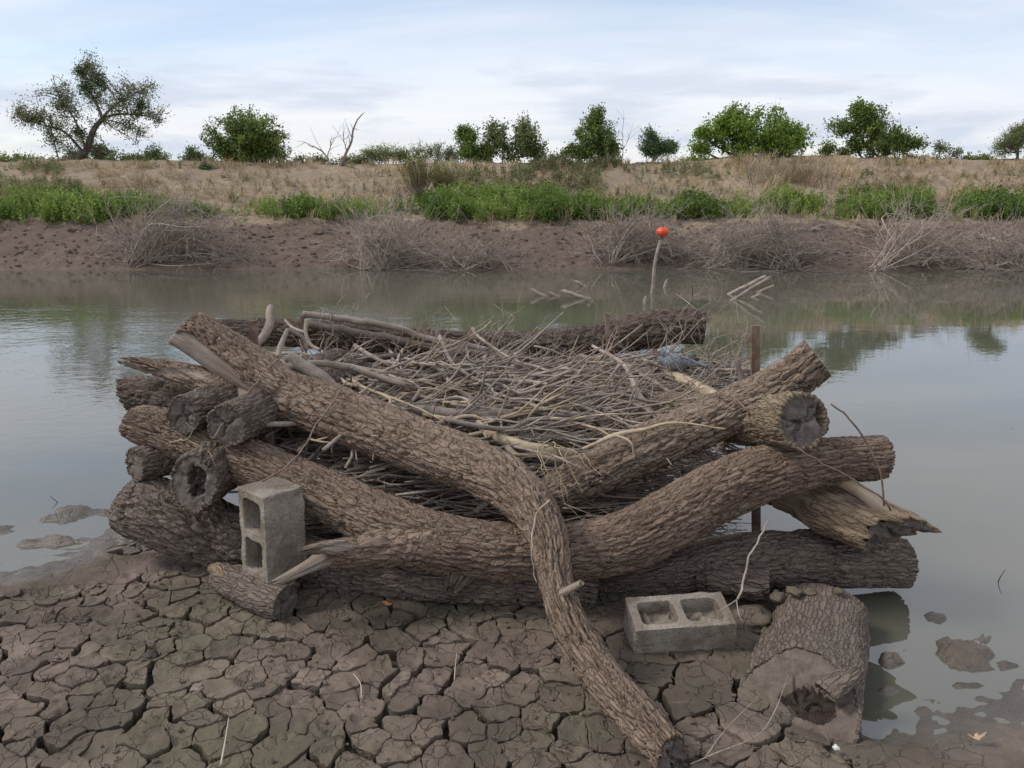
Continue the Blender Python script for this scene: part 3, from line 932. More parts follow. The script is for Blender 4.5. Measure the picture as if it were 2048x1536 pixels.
def bark_part(name, tubes, mats, root, origin, lip=0.90):
    VV, FF, CO, BA, off = [], [], [], [], 0
    tris = []
    for tb in tubes:
        V = tb['V']; N, Mn = V.shape[:2]
        VV.append(V.reshape(-1, 3)); FF.append(grid_faces(N, Mn, off)); CO.append(tb['co'].reshape(-1, 3)); BA.append(tb['bare'].ravel())
        base = off; off += N*Mn
        for endi in (0, 1):                    # rim of the bark, then a sunken cap behind the cut face
            ring = V[0] if endi == 0 else V[-1]
            c = ring.mean(0); tt = -tb['T'][0] if endi == 0 else tb['T'][-1]
            r1 = c + (ring-c)*lip; r2 = c + (ring-c)*lip*0.9 - tt*min(0.10, tb['R0']*0.9)
            VV.append(np.vstack([r1, r2, c[None]-tt*min(0.10, tb['R0']*0.9)]))
            co0 = (tb['co'][0] if endi == 0 else tb['co'][-1])
            CO.append(np.vstack([co0*0.95, co0*0.9, co0[:1]*0])); 
            ba = tb['bare'][0 if endi == 0 else -1]
            BA.append(np.concatenate([ba, ba, ba[:1]]))
            j = np.arange(Mn); j2 = (j+1) % Mn
            rb = base + (0 if endi == 0 else (N-1)*Mn)
            q1 = np.stack([rb+j, rb+j2, off+j2, off+j], 1); q2 = np.stack([off+j, off+j2, off+Mn+j2, off+Mn+j], 1)
            t3 = np.stack([off+Mn+j, off+Mn+j2, np.full_like(j, off+2*Mn)], 1)
            if endi == 0: q1, q2, t3 = q1[:, ::-1], q2[:, ::-1], t3[:, ::-1]
            FF += [q1, q2]; tris.append(t3); off += 2*Mn+1
    V = np.vstack(VV)-np.asarray(origin, float)
    quads = np.vstack(FF)
    return link(name, mesh_np(name, V, [quads, np.vstack(tris)], mats, attrs={'bark_co': np.vstack(CO), 'bare': np.concatenate(BA)}), root)


def cut_face(tb, endi, mat, root, origin, seed=3, lip=0.915, cracks=3, hollow=None, sink=0.0, name='cut_end', amp=0.003):
    """hollow: (du, dv, ru, rv, depth) in units of the radius on the face's own axes"""
    ring = (tb['V'][0] if endi == 0 else tb['V'][-1])[::2]
    tt = -tb['T'][0] if endi == 0 else tb['T'][-1]
    c = ring.mean(0); Mn = len(ring)
    # smooth the outline
    rr = ring.copy()
    for _ in range(3): rr = 0.5*rr + 0.25*(np.roll(rr, 1, 0)+np.roll(rr, -1, 0))
    nrm = np.zeros(3)
    for a, b in zip(rr-c, np.roll(rr, -1, 0)-c): nrm += np.cross(a, b)
    nrm /= np.linalg.norm(nrm)
    if nrm.dot(tt) < 0: nrm = -nrm
    up = np.array([0, 0, 1.0]); u = np.cross(up, nrm); u /= np.linalg.norm(u); v = np.cross(nrm, u)
    fr = np.concatenate([np.linspace(1, 0.06, 16), [0.0]])
    R0 = np.linalg.norm(rr-c, axis=1).mean()
    pts = [c + (rr-c)*lip*f for f in fr]
    Vv = np.array(pts)
    du, dv = (Vv-c).dot(u), (Vv-c).dot(v)
    rad = np.hypot(du, dv); ang = np.arctan2(dv, du)
    h = amp*fbm(du*40, dv*40, 0, seed, 4) - 0.004
    rs = np.random.RandomState(seed)
    for q in range(cracks):
        a0 = rs.uniform(-math.pi, math.pi); wob = 0.35*vnoise(rad/R0*4, q*7.7, 0, seed+q)
        da = (ang - a0 - wob + math.pi) % (2*math.pi) - math.pi
        wdt = 0.0048
        l0 = rs.uniform(0.0, 0.15)*R0; l1 = rs.uniform(0.6, 1.0)*R0
        h = h - 0.016*np.exp(-((rad*da)/wdt)**2)*((rad > l0) & (rad < l1))
    mfac = np.zeros_like(h)
    if hollow is not None:
        hu, hv, ru, rv, dep = hollow
        q = ((du/R0-hu)/ru)**2 + ((dv/R0-hv)/rv)**2 + 0.55*fbm(du/R0*3.0, dv/R0*3.0, 0, seed+50, 3)
        k = 1-sstep(0.7, 1.05, q)
        h = h - dep*k + 0.010*k*fbm(du*90, dv*90, 0, seed+60, 3); mfac = k
    Vv = Vv + (h-sink)[..., None]*nrm
    N = len(fr); V = Vv.reshape(-1, 3)
    F = grid_faces(N, Mn, 0)
    if endi == 1: F = F
    fn = np.cross(V[F[0, 1]]-V[F[0, 0]], V[F[0, 2]]-V[F[0, 0]])
    if fn.dot(nrm) < 0: F = F[:, ::-1]
    co = np.stack([du, dv, np.full_like(du, seed)], -1).reshape(-1, 3)
    mid = (mfac.ravel()[F].mean(1) > 0.5).astype(np.int32)
    return link(name, mesh_np(name, V-np.asarray(origin, float), [F], [mat, M['rot']], attrs={'cut_co': co}, midx=mid), root)


def make_log(name, label, S, mat='bark', group='logs stacked into the crib', ends=('cut_grey', 'cut_grey'), hollows=(None, None), extra=(), cracks=5, cat='log', cutlip=0.915, cutamp=0.0035, slim=1.0, **kw):
    S = spec(S); S[:, 3] *= slim
    base = S[:, :3].mean(0).copy(); base[2] = max(0.0, (S[:, 2]-S[:, 3]).min())
    root = thing(name, label, cat, base, group)
    tb = log_tube(S, **kw)
    tubes = [tb]
    bark_part('bark', tubes, [M[mat]], root, base, lip=cutlip-0.015)
    for e in (0, 1):
        if ends[e]:
            cut_face(tb, e, M[ends[e]], root, base, seed=kw.get('seed', 1)+e*13, hollow=hollows[e], cracks=cracks, lip=cutlip, amp=cutamp)
    for (pname, PS, pmat, pend, pkw) in extra:
        PS_ = spec(PS); PS_[:, 3] *= 0.88
        t2 = log_tube(PS_, **pkw)
        po = bark_part(pname, [t2], [M[pmat]], root, base)
        for e in (0, 1):
            if pend[e]: cut_face(t2, e, M[pend[e]], po, base, seed=pkw.get('seed', 1)+e*5+77, cracks=2)
    return root


def bare_range(a, b, wgt=1.0, th0=None, thw=None, seed=0):
    def f(u, th, s):
        k = sstep(a-0.03, a+0.03, u)*(1-sstep(b-0.06, b+0.06, u)) if a > 0 else (1-sstep(b-0.06, b+0.06, u))
        if th0 is not None:
            d = np.abs((th-th0+math.pi) % (2*math.pi)-math.pi)
            k = k*(1-sstep(thw*0.6, thw, d + 0.25*vnoise(u*20, np.cos(th)*2, np.sin(th)*2, seed)))
        return k*wgt
    return f


all_bare = lambda u, th, s: np.ones_like(u)

# the great forked log, split at its left end, that bends over the others and comes down on the mud
make_log('forked_log', slim=0.84, label='long forked log whose right half bends down over the stack onto the mud',
         S=[(470, 742, 3.76, 46), (540, 778, 3.70, 55), (640, 815, 3.58, 60), (760, 862, 3.42, 61), (880, 908, 3.27, 62), (985, 950, 3.12, 60),
          (1050, 1000, 2.96, 53), (1090, 1060, 2.80, 43), (1105, 1125, 2.67, 37), (1118, 1195, 2.54, 35), (1160, 1290, 2.38, 39), (1232, 1385, 2.20, 42), (1290, 1450, 2.08, 44), (1345, 1518, 1.975, 45)],
         ends=(None, 'cut_dark'), seed=2, bare=lambda u, th, s: (1-sstep(0.02, 0.16, u + 0.05*vnoise(np.cos(th)*2, np.sin(th)*2, u*9, 5)))*0.95,
         dents=[(P(436, 712, 3.70), 0.05, 0.05)],
         shear=(None, (0, 0, -0.5)),
         extra=[('fork_prong', [(590, 800, 3.62, 48), (500, 742, 3.72, 52), (440, 702, 3.78, 50), (392, 668, 3.82, 47), (365, 657, 3.84, 43)], 'bark', ('', 'cut_grey'),
                 dict(seed=4, bare=lambda u, th, s: np.clip(0.85*(1-sstep(0.9, 2.1, np.abs((th-3.6+math.pi) % (2*math.pi)-math.pi)+0.8*vnoise(np.cos(th)*1.5, np.sin(th)*1.5, u*6, 13))), 0, 1), shear=(None, (1.0, 0, -0.9)), lumpy=0.1)),
                ('fork_prong', [(620, 825, 3.58, 42), (520, 800, 3.66, 44), (440, 772, 3.72, 33), (370, 748, 3.77, 24), (305, 733, 3.8, 19), (252, 720, 3.82, 9)], 'bark', ('', ''),
                 dict(seed=6, bare=lambda u, th, s: 0.30+0.30*np.sin(th*2+1+u*5)+0.2*vnoise(np.cos(th)*2, np.sin(th)*2, u*8, 3), jag=(0, 0.06), squash=0.8, lumpy=0.22, celll=0.14)),
                ('branch_stub', [(1118, 1190, 2.52, 14), (1140, 1178, 2.47, 12), (1163, 1166, 2.43, 9)], 'bark', ('', 'cut_tan'),
                 dict(seed=8, bark=0.004, ds=0.004, bare=all_bare))])

make_log('slanting_log', slim=0.87, label='thick slanting log with a pale smear rising to the upper right',
         S=[(960, 1100, 3.36, 38), (1040, 1040, 3.38, 42), (1130, 978, 3.37, 46), (1260, 912, 3.34, 50), (1400, 850, 3.30, 50), (1520, 795, 3.25, 49), (1590, 752, 3.22, 46), (1636, 716, 3.20, 43)],
         ends=('cut_dark', 'cut_dark'), mat='bark_b', seed=12, bark=0.022, cellw=0.024, celll=0.085, shear=(None, (-0.15, 0, 0)),
         bare=lambda u, th, s: 0.85*np.exp(-((u-0.86)/0.055)**2 - (((th-(4.55+2.0*(u-0.86)) + math.pi) % (2*math.pi)-math.pi)/0.16)**2) + 0.55*np.exp(-((u-0.70)/0.03)**2 - (((th-4.4+math.pi) % (2*math.pi)-math.pi)/0.25)**2))

make_log('sagging_log', slim=0.82, label='long sagging log across the middle of the front, with a broken stub',
         S=[(262, 842, 3.52, 36), (300, 852, 3.50, 47), (400, 888, 3.44, 52), (520, 935, 3.32, 54), (640, 985, 3.18, 56), (760, 1043, 3.04, 66), (880, 1085, 2.97, 68), (1000, 1103, 2.94, 66),
          (1120, 1105, 2.94, 64), (1240, 1085, 2.96, 67), (1340, 1038, 3.0, 68), (1440, 982, 3.05, 68), (1550, 940, 3.08, 61), (1660, 922, 3.1, 53), (1765, 915, 3.12, 47)],
         ends=('cut_dark', 'cut_dark'), mat='bark_c', seed=22, bark=0.019, shear=((0.25, 0, 0.2), (0.1, 0, 0.1)),
         extra=[('broken_branch', [(870, 1085, 2.95, 52), (790, 1096, 2.90, 42), (720, 1104, 2.85, 34), (660, 1112, 2.81, 29), (620, 1132, 2.78, 20), (580, 1152, 2.75, 15), (546, 1166, 2.73, 9)], 'bark', ('', ''),
                 dict(seed=25, bare=lambda u, th, s: 0.75*sstep(0.50, 0.72, u)+0.2*vnoise(np.cos(th)*2, np.sin(th)*2, u*7, 3), jag=(0, 0.025), lumpy=0.12, dents=[(P(632, 1105, 2.72), 0.035, 0.03), (P(665, 1098, 2.74), 0.03, 0.02)])),
                ('splinter', [(750, 1112, 2.89, 16), (700, 1100, 2.82, 19), (650, 1095, 2.77, 15), (604, 1103, 2.74, 6)], 'bark', ('', ''), dict(seed=29, ds=0.005, bark=0.004, bare=lambda u, th, s: 0.45+.3*vnoise(np.cos(th)*2, np.sin(th)*2, u*7, 8), jag=(0, 0.03), lumpy=.2)),
                ('broken_stub', [(930, 1130, 2.95, 34), (915, 1155, 2.90, 26), (903, 1180, 2.87, 7)], 'bark_low', ('', ''), dict(seed=27, ds=0.006, jag=(0, 0.02)))])

make_log('thick_log', slim=0.9, label='thick furrowed log lowest on the left, tapering right along the mud',
         S=[(242, 1000, 3.40, 38), (268, 1006, 3.39, 62), (350, 1036, 3.34, 72), (450, 1078, 3.34, 68), (560, 1108, 3.28, 60), (700, 1136, 3.14, 50), (850, 1153, 3.0, 48), (1000, 1160, 2.98, 50), (1110, 1166, 2.98, 48), (1190, 1178, 2.98, 36)],
         mat='bark_low', ends=('cut_dark', 'cut_dark'), seed=32, bark=0.024, cellw=0.025, celll=0.10, shear=((-0.3, 0, 0.4), None))

make_log('bottom_log', slim=0.88, label='brown log lying lowest on the right, its sawn end over the water',
         S=[(1180, 1165, 3.12, 42), (1300, 1147, 3.12, 48), (1420, 1130, 3.12, 56), (1550, 1120, 3.13, 61), (1700, 1120, 3.15, 56), (1808, 1125, 3.17, 50)],
         mat='bark_low', ends=('cut_dark', 'cut_dark'), seed=42, shear=(None, (0.1, 0, -0.1)),
         extra=[('branch_stub', [(1400, 1150, 3.05, 30), (1470, 1162, 2.98, 29), (1538, 1168, 2.94, 26)], 'bark_low', ('', 'cut_grey'), dict(seed=45, ds=0.006))])

make_log('back_log', slim=0.88, label='dark furrowed log closing the back of the crib',
         S=[(402, 668, 5.22, 20), (450, 666, 5.2, 26), (560, 666, 5.2, 28), (680, 672, 5.2, 30), (800, 684, 5.2, 29), (950, 692, 5.2, 27), (1100, 690, 5.2, 29), (1200, 680, 5.17, 34), (1300, 660, 5.12, 39), (1360, 652, 5.1, 38), (1408, 655, 5.08, 33)],
         mat='bark_dark', ends=('cut_dark', 'cut_dark'), seed=52, bark=0.028, cellw=0.026, celll=0.10, ds=0.013, lumpy=0.1)

make_log('short_log', 'short dark log poking out at far left under the split prong',
         [(260, 792, 3.98, 34), (310, 796, 3.95, 38), (400, 815, 3.88, 36), (540, 838, 3.84, 34)], mat='bark_dark', ends=('cut_grey', ''), seed=62, shear=((-0.6, 0, -0.5), None))


def back_from(px, py, Y, rpx, d, taper=1.0, n=4):
    p = P(px, py, Y); r = rpx*PT(px, py, Y)/FPX; d = np.asarray(d, float)
    return [('w', *(p + d*k/(n-1)), r*(1+(taper-1)*k/(n-1))) for k in range(n)]


make_log('side_log', 'small sawn log end, left of the pair under the split log', back_from(364, 831, 3.34, 35, (0.42, 1.35, -0.06)), mat='bark_low', ends=('cut_dark', ''), seed=72, shear=((0.1, 0, 0), None))
make_log('side_log', 'small sawn log end, right of the pair under the split log', back_from(452, 851, 3.26, 41, (0.30, 1.40, -0.08)), mat='bark_low', ends=('cut_dark', ''), seed=75)
make_log('side_log', 'small pale round sawn end jutting out at far left', back_from(268, 931, 3.34, 32, (0.62, 0.85, -0.05), 1.15), mat='bark_low', ends=('cut_grey', ''), seed=78, cracks=2)
make_log('side_log', 'log end with a rotted black heart above the thick lowest log', back_from(386, 968, 3.16, 49, (0.22, 1.2, 0.10)), mat='bark_low', ends=('cut_grey', ''), seed=81, squash=1.12,
         hollows=((0.05, 0.18, 0.42, 0.62, 0.014), None), shear=((0, 0, 0.25), None))
make_log('side_log', 'round sawn end with radial cracks resting on the sagging log at right', back_from(1606, 843, 2.97, 57, (-0.40, 1.5, -0.42)), mat='bark_tan', ends=('cut_dark', ''), seed=84, cracks=6,
         hollows=((0.80, 0.30, 0.22, 0.50, 0.05), None), bark=0.014, cellw=0.020, celll=0.05, cutlip=0.86, lumpy=0.05)
make_log('inner_log', 'dark log half hidden behind the bare chunk at right',
         [(1500, 960, 3.7, 30), (1580, 985, 3.5, 32), (1660, 985, 3.3, 33)], mat='bark_dark', ends=('', 'cut_dark'), seed=87)

make_log('bare_chunk', 'tan barkless chunk with a slanting axe-cut end, wedged at right',
         [(1560, 985, 3.40, 34), (1620, 1000, 3.26, 48), (1690, 1025, 3.10, 58), (1750, 1052, 3.0, 60), (1785, 1068, 2.95, 56)], mat='chunk', ends=('', 'cut_dark'), seed=92,
         bare=lambda u, th, s: 0.40+0.35*vnoise(np.cos(th)*2.5, np.sin(th)*2.5, u*6, 9), bark=0.008, shear=(None, (0.55, 0.4, 0.5)), jag=(0, 0.045), lumpy=0.17, cat='log chunk', cutamp=0.014,
         dents=[(P(1740, 1000, 2.9), 0.06, 0.02)],
         extra=[('splinter', [(1672, 958, 3.08, 12), (1720, 982, 3.0, 16), (1760, 1012, 2.96, 17), (1795, 1040, 2.94, 10)], 'chunk', ('', ''), dict(seed=94, ds=0.005, bark=0.004, bare=all_bare, jag=(0.02, 0.02)))])

# the mud-caked log that points at the camera
S13 = [(1648, 1215, 2.90, 78), (1640, 1255, 2.76, 88), (1622, 1315, 2.57, 102), (1606, 1375, 2.39, 114), (1600, 1412, 2.28, 118)]
make_log('muddy_log', 'big mud-caked log with a hollow rotted end in the right foreground', S13, mat='bark_mud', ends=('cut_mud', 'cut_mud'), seed=102, bark=0.0075, cellw=0.034, celll=0.05, squash=0.60,
         shear=(None, (0.25, 0, -1.5)), hollows=(None, (0.08, 0.12, 0.42, 0.30, 0.022)), cracks=4, group=None, lumpy=0.16, cutlip=0.97,
         extra=[('bark_flap', [(1650, 1385, 2.25, 30), (1685, 1360, 2.28, 26), (1718, 1338, 2.30, 10)], 'bark_mud', ('', ''), dict(seed=105, ds=0.006, bark=0.005, squash=0.6, jag=(0, 0.02)))])

make_log('stump_log', 'short muddy log with a dark end, under the standing block',
         [(440, 1152, 3.04, 28), (490, 1174, 2.96, 35), (535, 1194, 2.88, 38), (572, 1206, 2.83, 36)], mat='bark_mud', ends=('', 'cut_dark'), seed=112, squash=0.9, bark=0.008, shear=(None, (-0.2, 0, 0)), group=None)
make_log('root_piece', 'reddish broken root on the mud left of the short muddy log',
         [(425, 1138, 3.10, 9), (440, 1140, 3.02, 12), (455, 1165, 2.96, 10), (468, 1190, 2.90, 4)], mat='chunk', ends=('cut_grey', ''), seed=115, ds=0.004, bark=0.003, bare=lambda u, th, s: 0.15+0*u, group=None, cat='root')

# ------------------------------------------------------------------ stakes
def stake(label, top, bot, wd, dp, mat, name='stake', yaw=0.0, group='stakes driven through the crib'):
    top, bot = np.asarray(top), np.asarray(bot)
    root = thing(name, label, 'stake', bot, group)
    d = top-bot; n = 14
    V = []
    for k in range(n):
        f = k/(n-1); c = d*f
        a = yaw + 0.12*f
        ww, dd = wd*0.5*(1+0.06*vnoise(f*9, 1.1, 0, 3)), dp*0.5
        for (sx_, sy_) in ((-1, -1), (-.8, -1.06), (.8, -1.06), (1, -1), (1, 1), (.8, 1.06), (-.8, 1.06), (-1, 1)):
            x, y = sx_*ww, sy_*dd
            V.append((c[0]+x*math.cos(a)-y*math.sin(a), c[1]+x*math.sin(a)+y*math.cos(a), c[2] + (0.006*math.sin(sx_*7) if k == n-1 else 0)))
    V = np.array(V)
    F = grid_faces(n, 8); j = np.arange(1, 7)
    T = np.vstack([np.stack([np.zeros_like(j), j, j+1], 1)+(n-1)*8, np.stack([np.zeros_like(j), j+1, j], 1)])
    link('shaft', mesh_np('stake', V, [F, T], [mat], smooth=False), root)
    return root


stake('tall flat rust-stained stake standing at the right', P(1510, 652, 3.64), P(1512, 1092, 3.64)*[1, 1, 0]-[0, 0, .05], 0.042, 0.016, M['rust'])
stake('short rusty stake standing behind the split log at left', P(506, 641, 3.98), P(508, 930, 3.98)*[1, 1, 0]-[0, 0, .05], 0.048, 0.02, M['rust'])
stake('thin leaning rusty stake in front of the back log', P(1214, 628, 4.97), P(1236, 800, 4.97)*[1, 1, 0]-[0, 0, .05], 0.032, 0.02, M['rust'])
stake('rusty stake at the left end of the bleached poles', P(606, 632, 5.06), P(604, 730, 5.06)*[1, 1, 0]-[0, 0, .05], 0.036, 0.02, M['rust'])
stake('squat grey post seen under the split log', P(535, 845, 3.62), P(536, 905, 3.62)*[1, 1, 0]-[0, 0, .05], 0.062, 0.05, M['stake'], name='post')

# ------------------------------------------------------------------ cinder blocks
def cinder_block(label, loc, rot, fill=False):
    L, Hh_, D = 0.39, 0.19, 0.19
    root = thing('cinder_block', label, 'block', loc, 'cinder blocks holding the logs')
    root.rotation_euler = rot
    import bmesh
    bm = bmesh.new()
    def loop(pts):
        vs = [bm.verts.new((x, y, 0)) for x, y in pts]
        return [bm.edges.new((a, b)) for a, b in zip(vs, vs[1:]+vs[:1])]
    def rr(x0, y0, x1, y1, r, n=5):
        out = []
        for (cx, cy, a0) in ((x1-r, y1-r, 0), (x0+r, y1-r, 90), (x0+r, y0+r, 180), (x1-r, y0+r, 270)):
            for k in range(n+1):
                a = math.radians(a0+90*k/n); out.append((cx+r*math.cos(a), cy+r*math.sin(a)))
        return out
    es = loop(rr(0, 0, L, Hh_, 0.006, 2))
    w_ = 0.032
    x_a, x_b = w_+0.004, L/2-w_/2
    es += loop(rr(x_a, w_, x_b, Hh_-w_, 0.022)); es += loop(rr(L/2+w_/2, w_, L-w_-0.004, Hh_-w_, 0.022))
    bmesh.ops.triangle_fill(bm, use_beauty=True, use_dissolve=False, edges=es)
    ex = bmesh.ops.extrude_face_region(bm, geom=bm.faces[:])
    vs = [g for g in ex['geom'] if isinstance(g, bmesh.types.BMVert)]
    bmesh.ops.translate(bm, verts=vs, vec=(0, 0, D))
    bmesh.ops.recalc_face_normals(bm, faces=bm.faces[:])
    me = bpy.data.meshes.new('block_body'); bm.to_mesh(me); bm.free()
    me.materials.append(M['concrete'])
    o = link('block_body', me, root)
    rm = o.modifiers.new('remesh', 'REMESH'); rm.mode = 'VOXEL'; rm.voxel_size = 0.0042; rm.use_smooth_shade = True
    tx = bpy.data.textures.new('grit', 'CLOUDS'); tx.noise_scale = 0.014; tx.noise_depth = 2
    dm = o.modifiers.new('grit', 'DISPLACE'); dm.texture = tx; dm.strength = 0.0055; dm.mid_level = 0.5
    tx2 = bpy.data.textures.new('wear', 'CLOUDS'); tx2.noise_scale = 0.07; tx2.noise_depth = 1
    dm2 = o.modifiers.new('wear', 'DISPLACE'); dm2.texture = tx2; dm2.strength = 0.012; dm2.mid_level = 0.5
    if fill:
        for (a, b) in ((x_a, x_b), (L/2+w_/2, L-w_-0.004)):
            n = 26
            gx, gy = np.meshgrid(np.linspace(a-0.004, b+0.004, n), np.linspace(w_-0.004, Hh_-w_+0.004, n), indexing='ij')
            gz = D-0.062 + 0.016*fbm(gx*28, gy*28, 0, 5, 4)
            V = np.stack([gx, gy, gz], -1).reshape(-1, 3)
            ii = np.arange(n-1)[:, None]; jj = np.arange(n-1)[None]
            F = np.stack([ii*n+jj, (ii+1)*n+jj, (ii+1)*n+jj+1, ii*n+jj+1], -1).reshape(-1, 4)
            link('mud_fill', mesh_np('mud_fill', V, [F], [M['clod']]), root)
    return root


# standing block: hollow face turned left, long axis upright.  local x -> up, local y -> along the face, local z -> depth
fl = P(486, 1146, 2.98)
b1 = cinder_block('upright cinder block standing on the short muddy log at left', (0, 0, 0), (0, 0, 0))
yaw = math.radians(-40)
ux = Vector((0.02, 0.03, 1.0)).normalized()                       # up
uy = Vector((math.cos(yaw), math.sin(yaw), 0)); uy = (uy - ux*uy.dot(ux)).normalized()
uz = ux.cross(uy)                                                   # into the scene
if uz.y < 0: uz = -uz
Mx = Matrix((( ux.x, uy.x, uz.x, fl[0]), (ux.y, uy.y, uz.y, fl[1]), (ux.z, uy.z, uz.z, fl[2]), (0, 0, 0, 1)))
b1.matrix_world = Mx
# lying block, holes up, sunk in the mud
c0 = P(1271, 1254, 2.575)
b2 = cinder_block('cinder block lying holes-up, sunk in the mud at right', (c0[0], c0[1], c0[2]-0.185), (math.radians(9), math.radians(-1.5), math.radians(5)), fill=True)

# ------------------------------------------------------------------ bare branches on the pile
def Yp(py, k=1.0):
    return (5.0 - (py-720)*(1.45/215.0))*k*0.985


def branch_thing(label, rows, mat, name='branch', cat='branch', group='bare branches heaped in the crib', sides=9, forks=(), wob=0.22, caps=None, thin=0.74):
    """rows: (px, py, Y or None, r_px)"""
    S = spec([(x, y, Yp(y) if Yv is None else Yv, r) for (x, y, Yv, r) in rows])
    base = S[:, :3].mean(0); base[2] = S[:, 2].min()
    root = thing(name, label, cat, base, group)
    parts = [('stem', S, mat)] + [('side_branch', spec([(x, y, Yp(y) if Yv is None else Yv, r) for (x, y, Yv, r) in f]), mat) for f in forks]
    for pi, (pn, Q, mt) in enumerate(parts):
        L = np.linalg.norm(np.diff(Q[:, :3], axis=0), axis=1).sum()
        n = int(np.clip(L/0.012, 12, 110)); D = catmull(Q, n); D[:, 3] *= thin
        sd = (abs(hash(label)) if False else sum(map(ord, label))) % 997 + pi*31
        C = D[:, :3] + wob*D[:, 3:4]*np.stack([vnoise(np.arange(n)*0.17, a, 0, sd) for a in (0.3, 5.3, 9.3)], 1)
        T, Nn, B = frames(C)
        th = np.arange(sides*2)/(sides*2)*2*math.pi; m2 = len(th)
        ss = np.linspace(0, L, n)[:, None]
        R = D[:, 3:4]*(1 + 0.10*fbm(np.cos(th)[None]*1.5, np.sin(th)[None]*1.5, ss*14, sd, 3) + 0.06*np.abs(fbm(np.cos(th)[None]*4, np.sin(th)[None]*4, ss*3, sd+5, 2)))
        V = C[:, None] + R[..., None]*(Nn[:, None]*np.cos(th)[None, :, None] + B[:, None]*np.sin(th)[None, :, None])
        Vl = V.reshape(-1, 3); F = grid_faces(n, m2)
        Vc = np.vstack([Vl, C[:1], C[-1:]]); j = np.arange(m2); j2 = (j+1) % m2
        T1 = np.stack([j2, j, np.full_like(j, n*m2)], 1); T2 = np.stack([(n-1)*m2+j, (n-1)*m2+j2, np.full_like(j, n*m2+1)], 1)
        mats = [M[mt], M['cut_tan' if caps else mt] if caps else M[mt]]
        mid = np.concatenate([np.zeros(len(F)), np.ones(len(T1)), np.ones(len(T2))])
        me = mesh_np(pn, Vc-base, [F, np.vstack([T1, T2])], mats, midx=mid, attrs={'cut_co': np.zeros((len(Vc), 3))})
        link(pn, me, root)
    return root


